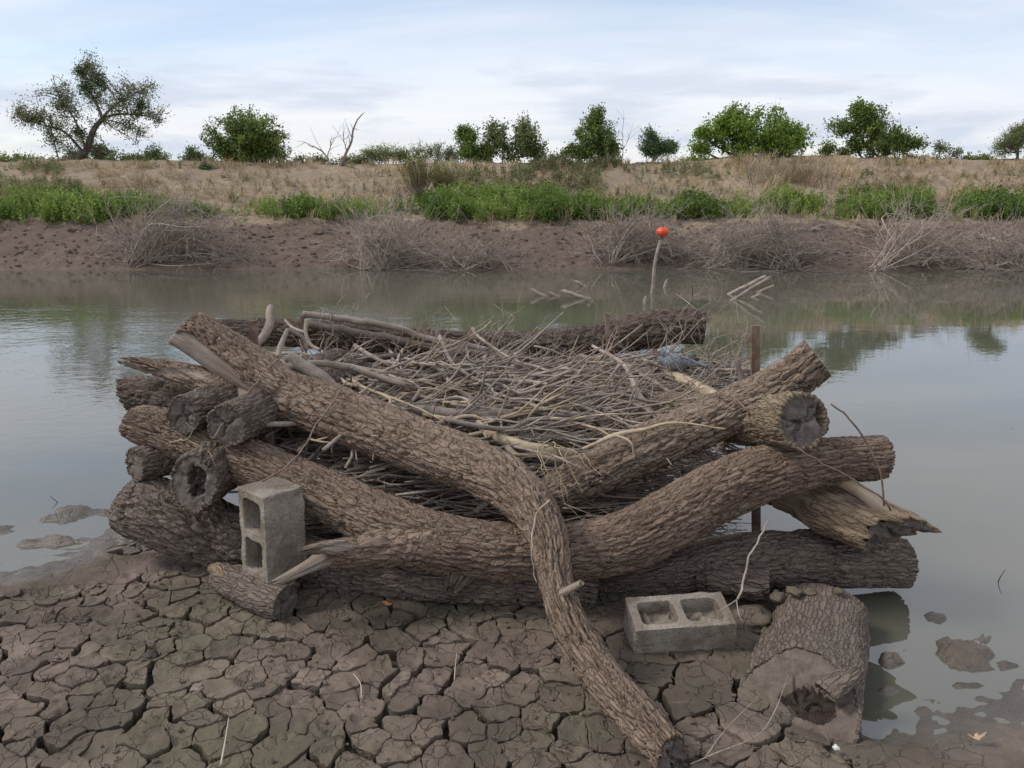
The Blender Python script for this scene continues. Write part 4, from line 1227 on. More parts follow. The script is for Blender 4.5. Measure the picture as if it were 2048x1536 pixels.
BR = [
 ('thick grey branch with a slanting cut lying along the forked log', [(578, 714, 3.86, 17), (610, 735, 3.84, 20), (680, 785, 3.78, 19), (750, 812, 3.74, 18), (830, 822, 3.72, 17), (930, 828, 3.72, 15), (1026, 826, 3.74, 13)], 'dead', [], 0),
 ('pale curved branch with a round sawn end at left', [(545, 738, 3.80, 12), (590, 733, 3.84, 10), (640, 727, 3.94, 9), (700, 735, 4.02, 9), (760, 755, 4.0, 8), (830, 776, 3.95, 6)], 'dead_pale', [], 1),
 ('bleached crooked branch sticking up behind the short left stake', [(540, 614, 4.6, 9), (540, 640, 4.5, 11), (530, 668, 4.4, 11), (505, 695, 4.25, 10), (480, 712, 4.15, 9)], 'dead_pale', [], 0),
 ('long weathered pole lying along the top of the back log', [(606, 628, 5.0, 9), (700, 640, 4.98, 9), (790, 655, 4.96, 9), (850, 676, 4.95, 9), (930, 690, 4.94, 8), (1030, 710, 4.93, 7)], 'dead', [], 0),
 ('long weathered pole slanting below the back log', [(620, 650, 4.94, 10), (730, 668, 4.93, 11), (850, 692, 4.92, 11), (960, 708, 4.9, 10), (1080, 722, 4.88, 9), (1180, 742, 4.86, 8)], 'dead_dark', [], 0),
 ('forked grey twigs arching up in front of the left back log', [(575, 660, 4.6, 6), (562, 690, 4.5, 7), (556, 715, 4.4, 7)], 'dead_pale', [[(575, 660, 4.6, 6), (605, 675, 4.62, 5), (615, 700, 4.6, 5)]], 0),
 ('grey crooked twig looping under the left end of the poles', [(613, 640, 4.8, 6), (612, 665, 4.75, 5), (622, 690, 4.7, 5), (640, 700, 4.65, 5)], 'dead_pale', [[(612, 665, 4.75, 4), (585, 655, 4.8, 4), (570, 640, 4.85, 3)]], 0),
 ('curved dead branch running low across the left of the pile', [(610, 715, 4.7, 9), (700, 722, 4.72, 9), (790, 713, 4.74, 8), (870, 722, 4.7, 6)], 'dead_dark', [], 0),
 ('upright weathered stub leaning in the middle of the pile', [(1034, 706, 4.5, 5), (1026, 735, 4.42, 10), (1008, 775, 4.36, 9)], 'dead', [], 0),
 ('dark lichen-flecked branch across the middle of the pile', [(935, 820, 4.25, 11), (975, 797, 4.28, 13), (1020, 778, 4.32, 12), (1070, 755, 4.36, 10), (1120, 742, 4.45, 7)], 'dead_dark', [], 0),
 ('pale crooked branch dropping behind the bend of the forked log', [(1030, 782, 4.2, 8), (1055, 805, 4.15, 10), (1078, 838, 4.05, 11), (1095, 880, 3.9, 10), (1108, 925, 3.7, 10), (1112, 965, 3.58, 10)], 'dead', [], 0),
 ('tan peeled branch with forked roots lying on the forked log', [(955, 845, 3.62, 8), (985, 868, 3.56, 13), (1030, 888, 3.50, 15), (1090, 898, 3.46, 13), (1150, 908, 3.44, 12)], 'dead_tan', [[(1040, 890, 3.50, 12), (1075, 910, 3.44, 9), (1120, 920, 3.41, 8), (1163, 915, 3.41, 9)], [(1005, 880, 3.54, 9), (1018, 900, 3.48, 9), (1035, 912, 3.45, 9)]], 1),
 ('short grey knobbly branch above the tan peeled branch', [(985, 850, 3.75, 11), (1010, 862, 3.72, 10), (1050, 868, 3.74, 9), (1090, 858, 3.80, 8)], 'dead', [], 0),
 ('thick weathered stick pointing to the middle of the slanting log', [(1108, 868, 3.78, 12), (1150, 830, 3.92, 14), (1185, 803, 4.02, 16), (1210, 785, 4.1, 15)], 'dead', [], 0),
 ('long thin stick slanting down across the pile to the slanting log', [(1185, 692, 4.75, 4), (1245, 728, 4.5, 6), (1280, 790, 4.1, 7), (1320, 845, 3.75, 7)], 'dead', [], 0),
 ('straight brown stick below the leaning stake', [(1250, 728, 4.72, 5), (1310, 765, 4.4, 6), (1360, 800, 4.05, 8), (1390, 832, 3.75, 8)], 'twig', [], 0),
 ('broad tan split branch running under the grey bird', [(1330, 745, 4.62, 12), (1380, 768, 4.35, 16), (1430, 795, 4.0, 16), (1470, 815, 3.8, 13)], 'dead_tan', [], 0),
 ('curved tan stick in the right half of the pile', [(1190, 762, 4.5, 5), (1220, 766, 4.45, 8), (1265, 795, 4.25, 8), (1310, 830, 4.0, 6)], 'dead_tan', [], 0),
 ('knotted root stub beside the tall stake', [(1475, 725, 3.9, 4), (1482, 755, 3.82, 10), (1490, 780, 3.78, 15), (1505, 800, 3.74, 14)], 'dead_dark', [[(1485, 760, 3.82, 8), (1505, 745, 3.78, 5)]], 0),
 ('pale thin branch draped over the slanting log', [(1165, 898, 3.28, 4), (1230, 870, 3.26, 6), (1290, 858, 3.24, 5), (1350, 845, 3.20, 3), (1450, 858, 3.12, 2)], 'dead_tan', [[(1230, 870, 3.26, 4), (1262, 885, 3.2, 3), (1268, 920, 3.18, 2)]], 0),
 ('upright grey stick leaning against the slanting log', [(1385, 890, 3.42, 7), (1400, 905, 3.36, 8), (1415, 925, 3.3, 8)], 'dead', [], 0),
]
for (lab, rows, mt, fk, cp) in BR:
    branch_thing(lab, rows, mt, forks=fk, caps=cp)

# sprays of tall thin twigs that stand out of the pile
SP_ = [
 ('golden twig spray fanning up from the left of the pile', (780, 790), [(890, 615), (905, 660), (975, 640), (860, 640), (940, 690)], 'twig_gold', 3.2),
 ('thin twig fan rising beyond the pile near the middle', (960, 760), [(1055, 612), (1000, 640), (1075, 650), (1020, 650)], 'twig', 2.6),
 ('tall pale twig rising by the right end of the back log', (1290, 760), [(1420, 568), (1440, 600), (1370, 640), (1330, 650)], 'twig', 3.0),
 ('wide spray of fine twigs behind the slanting log', (1440, 800), [(1500, 640), (1390, 690), (1540, 700), (1480, 690), (1420, 680), (1350, 720)], 'twig', 2.4),
 ('fine dark twigs reaching toward the tall stake', (1490, 790), [(1340, 745), (1350, 710), (1400, 735), (1380, 770), (1420, 720), (1365, 760)], 'dead_dark', 2.4),
 ('pale twig spray standing behind the bleached crooked branch', (640, 720), [(745, 585), (690, 590), (720, 640), (660, 620)], 'twig', 2.4),
 ('drooping pale twigs hanging over the bend of the forked log', (1110, 890), [(1140, 1000), (1165, 985), (1090, 960), (1180, 930), (1120, 985)], 'dead_tan', 2.6),
]
for (lab, b0, tips, mt, rpx) in SP_:
    Yb = Yp(min(b0[1], 900)); pb = P(b0[0], b0[1], Yb)
    if 'drooping' in lab: Yb = 3.45; pb = P(b0[0], b0[1], Yb)
    root = thing('twig_spray', lab, 'twigs', pb, 'sprays of twigs standing out of the pile')
    sticks = []
    for ti, (tx_, ty_) in enumerate(tips):
        Yt = Yb + rng.uniform(-0.15, 0.35) if 'drooping' not in lab else 2.95+rng.uniform(0, .2)
        e = P(tx_, ty_, Yt); r = rpx*Yb/FPX*0.7
        k = 14; tt_ = np.linspace(0, 1, k)[:, None]
        bend = np.array([rng.uniform(-.08, .08), rng.uniform(-.1, .1), rng.uniform(0.0, .08)])
        pts = pb*(1-tt_)+e*tt_ + bend*np.sin(tt_*math.pi) + 0.012*np.stack([vnoise(np.arange(k)*0.8, q+ti*3.1, 0, 4) for q in (1, 2, 3)], 1)
        me = sticks_mesh('twig', [(pts, r, r*0.3)] + [
            (np.array([pts[q], pts[q]+(e-pb)*0.10+nrs.uniform(-.07, .07, 3), pts[q]+(e-pb)*0.2+nrs.uniform(-.12, .12, 3)]), r*0.55, r*0.2)
            for q in rng.sample(range(4, k-1), 4)], M[mt], 5, pb)
        link('twig', me, root)


# loose sticks on top, each its own thing; the unseen depth of the heap is one mass
def rand_stick(cx, cy, cz, L, az, r, curve=0.1, k=9, dz=None):
    t_ = np.linspace(-0.5, 0.5, k)[:, None]
    d = np.array([math.cos(az), math.sin(az), (rng.gauss(0, 0.10) if dz is None else dz)])
    side = np.array([-math.sin(az), math.cos(az), 0.3])
    pts = np.array([cx, cy, cz]) + d*L*t_ + side*curve*L*(t_*t_*rng.choice([-1, 1])*2)
    pts = pts + (r*1.5+0.02*L)*np.stack([vnoise(np.arange(k)*0.55, rng.random()*50, q, 4) for q in (1, 2, 3)], 1)
    return pts


def pile_top(y):
    return float(np.interp(y, [3.2, 3.5, 4.2, 4.9, 5.2], [0.22, 0.45, 0.59, 0.585, 0.50]))


def xr(y):
    return (-0.36*y+0.02, 0.325*y-0.02)


bands = [('near the front logs', 3.35, 3.9), ('in the middle of the heap', 3.9, 4.5), ('in front of the back log', 4.5, 5.0)]
sides3 = [('left', 0.0, 0.36), ('middle', 0.36, 0.68), ('right', 0.68, 1.0)]
for q in range(150):
    bi = rng.randrange(3); si = rng.randrange(3)
    _, y0, y1 = bands[bi]; _, x0, x1 = sides3[si]
    cy = rng.uniform(y0, y1); lo, hi = xr(cy); cx = lo+(hi-lo)*rng.uniform(x0, x1)
    L = rng.uniform(0.35, 1.05); az = rng.gauss(0, 0.55) if rng.random() < .75 else rng.uniform(0, math.pi)
    L = min(L, 2*min(cx-lo+0.12, hi-cx+0.12)/max(0.2, abs(math.cos(az))))
    L = max(L, 0.25)
    if abs(math.sin(az))*L*0.5 > min(cy-3.22, 5.15-cy): az *= 0.25
    r = rng.choice([0.005, 0.006, 0.008, 0.010, 0.014])
    cz = pile_top(cy)+rng.uniform(-0.03, 0.045)
    pts = rand_stick(cx, cy, cz, L, az, r, rng.uniform(0, 0.2), 11)
    st = [(pts, r, r*0.4)]
    for s_ in range(rng.randrange(0, 4)):
        ii = rng.randrange(3, 9); d = pts[ii]-pts[ii-1]; d = d/np.linalg.norm(d)
        e = d*rng.uniform(.1, .25)+nrs.uniform(-.10, .10, 3)
        st.append((np.array([pts[ii], pts[ii]+e*.5+nrs.uniform(-.012, .012, 3), pts[ii]+e]), r*.55, r*.22))
    mt = rng.choice(['twig', 'twig', 'dead', 'dead', 'dead_dark', 'dead_dark', 'dead_tan'])
    b = pts[0].copy()
    o = link('stick', sticks_mesh('stick', st, M[mt], 6, b)); o.location = b
    looks = {'twig': 'brown', 'dead': 'grey', 'dead_dark': 'dark', 'dead_tan': 'tan'}
    thk = {0.005: 'thread-thin', 0.006: 'thin', 0.008: 'finger-thin', 0.010: 'stout', 0.014: 'thick'}[r]
    frk = ['unforked', 'once-forked', 'twice-forked', 'many-forked'][len(st)-1]
    run = 'lying level' if abs(math.sin(az)) < .25 else ('slanting to the right' if math.sin(az)*math.cos(az) > 0 else 'slanting to the left')
    tag(o, '%s %s %s stick %s, %s, %s' % (thk, frk, looks[mt], run, bands[bi][0], {'left': 'left side', 'middle': 'centre', 'right': 'right side'}[sides3[si][0]]),
        'stick', 'dry sticks heaped in the crib')
for q in range(150):                                            # longer, bowed branches lying over the top
    cy = rng.uniform(3.55, 4.95); lo, hi = xr(cy); L = rng.uniform(0.6, 1.5); az = rng.choice([rng.gauss(0, .35), rng.gauss(0.8, .3), rng.gauss(-0.8, .3)])
    if abs(math.sin(az))*L*0.5 > min(cy-3.25, 5.2-cy): az *= 0.3
    hx = .5*L*abs(math.cos(az)); cx = rng.uniform(lo+hx, max(lo+hx+.01, hi-hx)); r = rng.choice([.007, .009, .011, .014])
    if hi-lo < 2*hx or math.hypot((cx-.95)*.7, cy-4.4) < .42: continue
    pts = rand_stick(cx, cy, pile_top(cy)+rng.uniform(0.01, 0.13 if cy < 4.45 else 0.06), L, az, r, rng.uniform(.1, .42), 15)
    st = [(pts, r, r*.5)]
    for s_ in range(rng.randrange(1, 5)):
        ii = rng.randrange(3, 13); d = pts[ii]-pts[ii-1]; d = d/np.linalg.norm(d); e = d*rng.uniform(.15, .4)+nrs.uniform(-.14, .14, 3)+[0, 0, .05]
        st.append((catmull(np.array([pts[ii], pts[ii]+e*.5+nrs.uniform(-.03, .03, 3), pts[ii]+e]), 6), r*.6, r*.25))
    b = pts[0].copy(); mt = rng.choice(['dead', 'dead', 'twig', 'dead_pale', 'dead_tan'])
    o = link('bowed_branch', sticks_mesh('bowed_branch', st, M[mt], 8, b)); o.location = b
    zone = ('left' if cx < -.35 else 'right' if cx > .4 else 'centre'), ('front' if cy < 4.0 else 'back' if cy > 4.5 else 'middle')
    tag(o, '%s bowed %s branch, %s side twig%s, atop the heap %s %s, %s' % ({.007: 'slender', .009: 'thin', .011: 'stout', .014: 'thick'}[r], {'dead': 'grey', 'twig': 'brown', 'dead_pale': 'pale', 'dead_tan': 'tan'}[mt],
        ['one', 'two', 'three', 'four'][len(st)-2], '' if len(st) == 2 else 's', zone[0], zone[1], 'level' if abs(math.sin(az)) < .3 else ('leaning right' if az > 0 else 'leaning left')), 'branch', 'bowed branches on top of the heap')
st = []
for q in range(170):                                           # thin shoots standing out over the back log and the right side
    if q < 140: cx, cy = rng.uniform(-1.2, 1.5), rng.uniform(4.7, 5.15)
    else: cx, cy = rng.uniform(.75, 1.45), rng.uniform(3.9, 4.9)
    if math.hypot(cx-.95, cy-4.5) < .28: continue
    b = np.array([cx, cy, pile_top(cy)-.08]); e = b+np.array([rng.gauss(.05, .22), rng.gauss(0, .15), rng.uniform(.12, .36)])
    m_ = (b+e)/2+nrs.uniform(-.06, .06, 3); D = catmull(np.array([b, m_, e]), 7); st.append((D, .0032, .0014))
    for k_ in range(2):
        i_ = rng.randrange(2, 6); st.append((np.array([D[i_], D[i_]+(e-b)*.2+nrs.uniform(-.05, .05, 3), D[i_]+(e-b)*.35+nrs.uniform(-.1, .1, 3)]), .002, .001))
V, Q, T = sticks_arrays(st, 4)
o = link('thin_shoots', mesh_np('thin_shoots', V, [Q, T], [M['twig']])); tag(o, 'thin dry shoots standing out along the back of the heap', 'twigs', kind='stuff')
st = []
for q in range(2200):
    cy = rng.uniform(3.28, 5.05); lo, hi = xr(cy)
    L = rng.uniform(0.25, 1.0); az = rng.gauss(0, 0.6)
    if abs(math.sin(az))*L*0.5 > min(cy-3.2, 5.15-cy): az *= 0.2
    hx = 0.5*L*abs(math.cos(az))
    if hi-lo-2*hx+0.1 <= 0: continue
    cx = rng.uniform(lo+hx-0.05, hi-hx+0.05)
    top = pile_top(cy); cz = top - (rng.random()**1.6)*(top-0.03)
    r = rng.choice([0.003, 0.004, 0.005, 0.006, 0.008])
    st.append((rand_stick(cx, cy, cz, L, az, r, rng.uniform(0, 0.18), 7), r, r*.5))
V, Q, T = sticks_arrays(st, 4)
o = link('brush_heap', mesh_np('brush_heap', V, [Q, T], [M['twig']]))
tag(o, 'dense tangle of thin dry sticks filling the log crib', 'brush', kind='stuff')
st = []
for q in range(1500):
    cy = rng.uniform(3.4, 5.1); lo, hi = xr(cy); L = rng.uniform(0.15, 0.6); az = rng.gauss(0, 0.9)
    cx = rng.uniform(lo+.1, hi-.1); cz = pile_top(cy)-rng.uniform(-0.07, 0.08)
    st.append((rand_stick(cx, cy, cz, L, az, 0.0016, rng.uniform(0, 0.5), 7, rng.gauss(0.05, 0.3)), 0.0026, 0.0013))
V, Q, T = sticks_arrays(st, 3)
o = link('fine_twigs', mesh_np('fine_twigs', V, [Q, T], [M['twig']]))
tag(o, 'fine hair-like twigs tangled over the heap', 'twigs', kind='stuff')

n = 700
C = np.stack([nrs.uniform(-1.45, 1.35, n), nrs.uniform(3.45, 5.0, n), np.zeros(n)], 1); C = C[np.abs(C[:, 0]) < 0.32*C[:, 1]]; n = len(C)
C[:, 2] = np.interp(C[:, 1], [3.2, 3.5, 4.2, 4.9, 5.2], [0.22, 0.45, 0.59, 0.585, 0.50])-nrs.uniform(0, .09, n)
d = nrs.normal(0, 1, (n, 3))*[1, 1, .4]; d /= np.linalg.norm(d, axis=1)[:, None]; sd = np.cross(d, nrs.normal(0, 1, (n, 3))); sd /= np.linalg.norm(sd, axis=1)[:, None]
L = nrs.uniform(.02, .05, n)[:, None]; i0 = np.arange(n)*4
V = np.stack([C-d*L*.5, C+sd*L*.28+[0, 0, .004], C+d*L*.5, C-sd*L*.28+[0, 0, .004]], 1).reshape(-1, 3)
o = link('leaf_litter', mesh_np('leaf_litter', V, [np.vstack([np.stack([i0, i0+1, i0+2], 1), np.stack([i0, i0+2, i0+3], 1)])], [M['leaf_tan']]))
tag(o, 'dry leaf scraps caught among the heaped sticks', 'leaves', kind='stuff')

# ------------------------------------------------------------------ wires and loose twigs outside the pile
def line_thing(name, label, cat, rows, r, mat, group=None, k=26, taper=1.0, forks=()):
    S = spec([(x, y, Yv, 1) for (x, y, Yv) in rows]); D = catmull(S[:, :3], k)
    D = D + r*0.9*np.stack([vnoise(np.arange(k)*0.6, q, 0, len(label)) for q in (1, 2, 3)], 1)
    sticks = [(D, r, r*taper)]
    for f in forks:
        sticks.append((catmull(spec([(x, y, Yv, 1) for (x, y, Yv) in f])[:, :3], 10), r*.8, r*.35))
    b = D[np.argmin(D[:, 2])].copy()
    o = link(name, sticks_mesh(name, sticks, M[mat], 6, b)); o.location = b
    return tag(o, label, cat, group)


line_thing('wire', 'rusty wire running from the pale sawn branch down to the dark log ends', 'wire', [(560, 715, 3.62), (532, 745, 3.60), (500, 780, 3.50), (475, 815, 3.40), (445, 850, 3.26), (425, 878, 3.18)], 0.0042, 'wire')
line_thing('wire', 'twisted wire crossing the forked log toward the upright block', 'wire', [(690, 765, 3.50), (655, 820, 3.34), (632, 850, 3.30), (610, 890, 3.22), (590, 915, 3.14), (570, 935, 3.07), (525, 962, 2.99)], 0.0042, 'wire')
line_thing('wire', 'dark wire drooping from the cracked sawn end out over the water', 'wire', [(1662, 808, 2.93), (1690, 830, 2.92), (1725, 870, 2.91), (1755, 930, 2.90), (1766, 980, 2.89), (1768, 1012, 2.89)], 0.0038, 'wire')
line_thing('wire', 'long wire curving across the sagging log to the bare chunk', 'wire', [(1540, 880, 2.97), (1600, 900, 2.92), (1660, 935, 2.90), (1715, 965, 2.89), (1755, 990, 2.88), (1776, 1010, 2.88), (1780, 1022, 2.88)], 0.0042, 'wire')
line_thing('wire', 'reddish wire hanging down the slanting log to the tall stake', 'wire', [(1466, 790, 3.22), (1490, 815, 3.14), (1505, 850, 3.12), (1520, 880, 3.12), (1535, 915, 3.12)], 0.0042, 'rust')
line_thing('twig', 'grey forked twig leaning from the lying block up to the bottom log', 'twig', [(1539, 1040, 2.78), (1520, 1075, 2.76), (1498, 1115, 2.70), (1490, 1150, 2.66), (1483, 1180, 2.60), (1473, 1200, 2.56)], 0.0036, 'dead', taper=1.2,
           forks=[[(1473, 1200, 2.56), (1450, 1215, 2.53), (1435, 1222, 2.53)], [(1473, 1200, 2.56), (1478, 1230, 2.50), (1486, 1245, 2.48)]])
line_thing('twig', 'pale vine hanging down the bent part of the forked log', 'twig', [(1100, 1000, 2.80), (1072, 1030, 2.74), (1064, 1080, 2.66), (1066, 1140, 2.62), (1072, 1165, 2.58)], 0.0045, 'twig', taper=0.5)
line_thing('twig', 'straw coloured root threads on the left of the sagging log', 'twig', [(340, 885, 3.30), (375, 880, 3.27), (400, 895, 3.25), (420, 905, 3.22), (430, 935, 3.18)], 0.004, 'twig_gold', taper=.5,
           forks=[[(375, 880, 3.27), (385, 860, 3.27), (372, 845, 3.28)], [(400, 895, 3.25), (380, 915, 3.24), (360, 930, 3.22)]])


def gz(px, py, lift=0.006):
    g = G(px, py, 0.0)
    return np.array([g[0], g[1], float(mudH(np.array(g[0]), np.array(g[1]))) + lift])


def ground_line(name, label, cat, rows, r, mat, taper=.5, forks=()):
    pts = [gz(x, y, 0.004+l) for (x, y, l) in rows]
    D = catmull(np.array(pts), 20)
    st = [(D, r, r*taper)] + [(catmull(np.array([gz(x, y, 0.004+l) for (x, y, l) in f]), 12), r*.8, r*.4) for f in forks]
    o = link(name, sticks_mesh(name, st, M[mat], 6, D[0])); o.location = D[0]
    return tag(o, label, cat, 'small twigs and straws on the mud')


ground_line('straw', 'pale straw blade standing at the lower left edge', 'straw', [(443, 1545, 0.0), (452, 1515, .02), (462, 1478, .05)], 0.0032, 'straw')
ground_line('straw', 'short pale straw standing on a plate near the bent log', 'straw', [(909, 1372, 0), (911, 1350, .012), (914, 1328, .025)], 0.0022, 'straw')
ground_line('straw', 'curved pale straw in a crack at lower centre', 'straw', [(724, 1412, 0), (722, 1390, .015), (708, 1372, .02)], 0.0025, 'straw')
ground_line('straw', 'thin pale straw curving under the lower log', 'straw', [(850, 1190, .01), (875, 1203, .01), (895, 1205, .01)], 0.0018, 'straw')
ground_line('twig', 'thin forked twig reaching from the corner to the hollow end', 'twig', [(1380, 1545, 0.0), (1430, 1528, .01), (1510, 1500, .02), (1545, 1462, .06), (1570, 1415, .14)], 0.0022, 'dead', forks=[[(1410, 1535, .01), (1450, 1490, .03), (1515, 1435, .08)]])
ground_line('twig', 'thin brown twig lying at the wet left margin', 'twig', [(215, 1100, 0), (225, 1130, .01), (240, 1155, 0)], 0.0025, 'dead_dark')
ground_line('twig', 'dark twig stuck up from the wet mud at left', 'twig', [(120, 1168, 0), (138, 1157, .02), (152, 1148, .035)], 0.0025, 'dead_dark')
ground_line('twig', 'pale stalk lying across the mud beside the thick log', 'twig', [(295, 1122, .01), (330, 1118, .012), (352, 1115, .01)], 0.003, 'twig_gold')


def water_twig(label, rows, r=0.0028, group='twigs sticking out of the water', forks=()):
    pts = []
    for (x, y, l) in rows:
        g = G(x, y, WATER_Z) if l == 0 else None
        if g is None: g = P(x, y, Yl); 
        Yl = g[1]; pts.append(g)
    D = catmull(np.array(pts), 12); D[0][2] -= 0.03
    st = [(D, r, r*.5)]
    o = link('twig', sticks_mesh('twig', st, M['dead_dark'], 5, D[0])); o.location = D[0]
    return tag(o, label, 'twig', group)


water_twig('small bent twig standing in the water at far left', [(116, 1005, 0), (107, 998, 1), (100, 992, 1)])
water_twig('lone dark twig standing in the water at far right', [(1996, 1163, 0), (2003, 1150, 1), (2011, 1139, 1)])
water_twig('thin twig lying just beyond the bottom log sawn end, upper', [(1812, 1130, 0), (1826, 1127, 1), (1838, 1124, 1)])
water_twig('thin twig lying just beyond the bottom log sawn end, lower', [(1812, 1152, 0), (1830, 1153, 1), (1846, 1154, 1)])
water_twig('dark sliver of stick in the water at the right edge', [(2020, 858, 0), (2035, 860, 1), (2048, 861, 1)], 0.005)


def leaf_thing(label, px, py, size, mat, lobes=0.25, yaw=0.4):
    p = gz(px, py, 0.010); n = 28
    a = np.arange(n)/n*2*math.pi
    rad = size*(0.55+0.45*np.abs(np.cos(a)))*(1+lobes*np.cos(a*5+1))
    V = [(0, 0, 0.008)]
    for f in (0.5, 1.0):
        x, y = rad*f*np.cos(a), rad*f*np.sin(a)*0.62
        V += list(zip(x*math.cos(yaw)-y*math.sin(yaw), x*math.sin(yaw)+y*math.cos(yaw), 0.008+0.5*(x*x)/size*f + 0.25*np.abs(y)*f))
    V = np.array(V); j = np.arange(n); j2 = (j+1) % n
    F = [np.stack([1+j, 1+n+j, 1+n+j2, 1+j2], 1), np.stack([np.zeros_like(j), 1+j, 1+j2], 1)]
    root = thing('leaf', label, 'leaf', p, 'fallen leaves on the mud')
    bl = link('blade', mesh_np('leaf', V, F, [M[mat]]), root)
    sm = bl.modifiers.new('thickness', 'SOLIDIFY'); sm.thickness = 0.0008
    d = np.array([math.cos(yaw), math.sin(yaw), 0.15])
    link('stalk', sticks_mesh('stalk', [(np.array([d*size*.9, d*size*1.2, d*size*1.45+[0, 0, .004]]), 0.001, 0.0007)], M[mat], 5), root)
    return root


leaf_thing('fallen orange-brown leaf on the mud below the sagging log', 777, 1230, 0.024, 'leaf_fallen', 0.12, -0.5)
leaf_thing('fallen pale tan lobed leaf in the lower right corner', 1952, 1473, 0.026, 'leaf_tan', 0.35, 0.2)


def lump_thing(name, label, cat, p, r, mat, seed, group=None, sq=0.8, sub=16):
    th, ph = np.meshgrid(np.arange(sub*2)/(sub*2)*2*math.pi, np.linspace(0, math.pi, sub))
    x, y, z = np.sin(ph)*np.cos(th), np.sin(ph)*np.sin(th), np.cos(ph)
    k = r*(1+0.35*fbm(x*1.6+seed, y*1.6, z*1.6, seed, 3))
    V = np.stack([x*k, y*k, z*k*sq], -1)
    o = link(name, mesh_np(name, V, [grid_faces(sub, sub*2)], [mat])); o.location = p
    return tag(o, label, cat, group)


lump_thing('pebble', 'small white pebble on the mud in front of the hollow log', 'pebble', gz(1672, 1497, 0.006), 0.010, M['pebble'], 3)
lump_thing('pebble', 'tiny white pebble under the left side of the bent log', 'pebble', gz(1087, 1217, 0.006), 0.007, M['pebble'], 4)
lump_thing('mud_clod', 'rounded grey mud clod between the bottom log and muddy log', 'clod', P(1555, 1195, 2.86), 0.030, M['plate'], 5)
lump_thing('mud_slab', 'broad dried mud slab between the lying block and muddy log', 'mud slab', gz(1500, 1245, 0.01), 0.085, M['plate'], 6, sq=0.45)
for k_, (px, py, r) in enumerate([(1590, 1178, 18), (1620, 1180, 14), (1650, 1186, 17), (1595, 1192, 10), (1680, 1178, 12)]):
    lump_thing('mud_clod', 'cracked mud crust clod, number %s from the left on top of the muddy log' % ('one two three four five'.split()[[0, 2, 3, 1, 4][k_]]), 'clod', P(px, py, 2.83)+[0, 0, -.008], r*2.6/FPX, M['plate'], 10+k_, 'mud clods on the muddy log', 0.38)
for k_, (px, py) in enumerate([(165, 1238), (300, 1310), (520, 1372), (395, 1390)]):
    lump_thing('mud_clod', ['dark churned clod in the upper left footprint', 'dark clod in the middle left footprint', 'small dark clod beside a wide crack at left centre', 'pale rounded clod on the left plates'][k_], 'clod', gz(px, py, 0.0), [.035, .03, .025, .022][k_], M['clod'] if k_ == 3 else M['mud_deep'], 20+k_, None, 0.5)

# crumbs and chips of dry mud strewn over the plates
n = 1100
C = np.stack([nrs.uniform(-1, 1, n), nrs.uniform(1.6, 3.25, n)], 1); C[:, 0] *= 0.7*C[:, 1]
hz_ = mudH(C[:, 0], C[:, 1]); VV, FF = [], []
th, ph = np.meshgrid(np.arange(6)/6*2*math.pi, np.linspace(0.05, math.pi, 4))
for q in range(n):
    if dryness(C[q:q+1, 0], C[q:q+1, 1])[0] < .4: continue
    k = rng.choice([.0025, .004, .006, .010])*(1+.35*nrs.uniform(-1, 1, th.shape))
    VV.append(np.stack([C[q, 0]+k*np.sin(ph)*np.cos(th), C[q, 1]+k*np.sin(ph)*np.sin(th), hz_[q]+.003+k*.7*np.cos(ph)], -1).reshape(-1, 3)); FF.append(grid_faces(4, 6, 24*(len(VV)-1)))
o = link('mud_crumbs', mesh_np('mud_crumbs', np.vstack(VV), [np.vstack(FF)], [M['plate']], smooth=False)); tag(o, 'small crumbs of dry mud strewn over the cracked plates', 'crumbs', kind='stuff')
st = []
for q in range(170):
    x_, y_ = nrs.uniform(-1, 1), nrs.uniform(1.7, 3.1); x_ *= .68*y_; a = nrs.uniform(0, 6.28); L = nrs.uniform(.02, .09); z_ = float(mudH(np.array(x_), np.array(y_)))+.006
    d = np.array([math.cos(a), math.sin(a), nrs.normal(0, .12)])*L
    st.append((np.array([[x_, y_, z_], np.array([x_, y_, z_])+d*.5+nrs.normal(0, .004, 3), np.array([x_, y_, z_])+d]), nrs.uniform(.0007, .0016), .0006))
o = link('straw_bits', sticks_mesh('straw_bits', st, M['twig_gold'], 4)); tag(o, 'bits of straw and bark scattered on the mud', 'litter', kind='stuff')

# ------------------------------------------------------------------ the grey bird
bp = P(1348, 742, 4.56)
bird = thing('bird', 'blue-grey bird sitting on the sticks at the back right', 'bird', bp)
S = np.array([  # along the body from tail to bill base: x (left = head), y, z, r
    [0.165, 0.02, 0.035, 0.006], [0.12, 0.015, 0.04, 0.016], [0.07, 0.01, 0.048, 0.036], [0.015, 0.0, 0.055, 0.052], [-0.035, -0.005, 0.062, 0.052],
    [-0.070, -0.008, 0.078, 0.036], [-0.078, -0.010, 0.102, 0.023], [-0.083, -0.012, 0.120, 0.025], [-0.098, -0.013, 0.126, 0.019], [-0.110, -0.013, 0.124, 0.008]])
D = catmull(S, 60); C, R = D[:, :3], D[:, 3]
T, Nn, B = frames(C); th = np.arange(28)/28*2*math.pi
V = C[:, None] + R[:, None, None]*(Nn[:, None]*np.cos(th)[None, :, None] + B[:, None]*np.sin(th)[None, :, None])
link('body', mesh_np('bird_body', V, [grid_faces(60, 28)], [M['bird']]), bird)
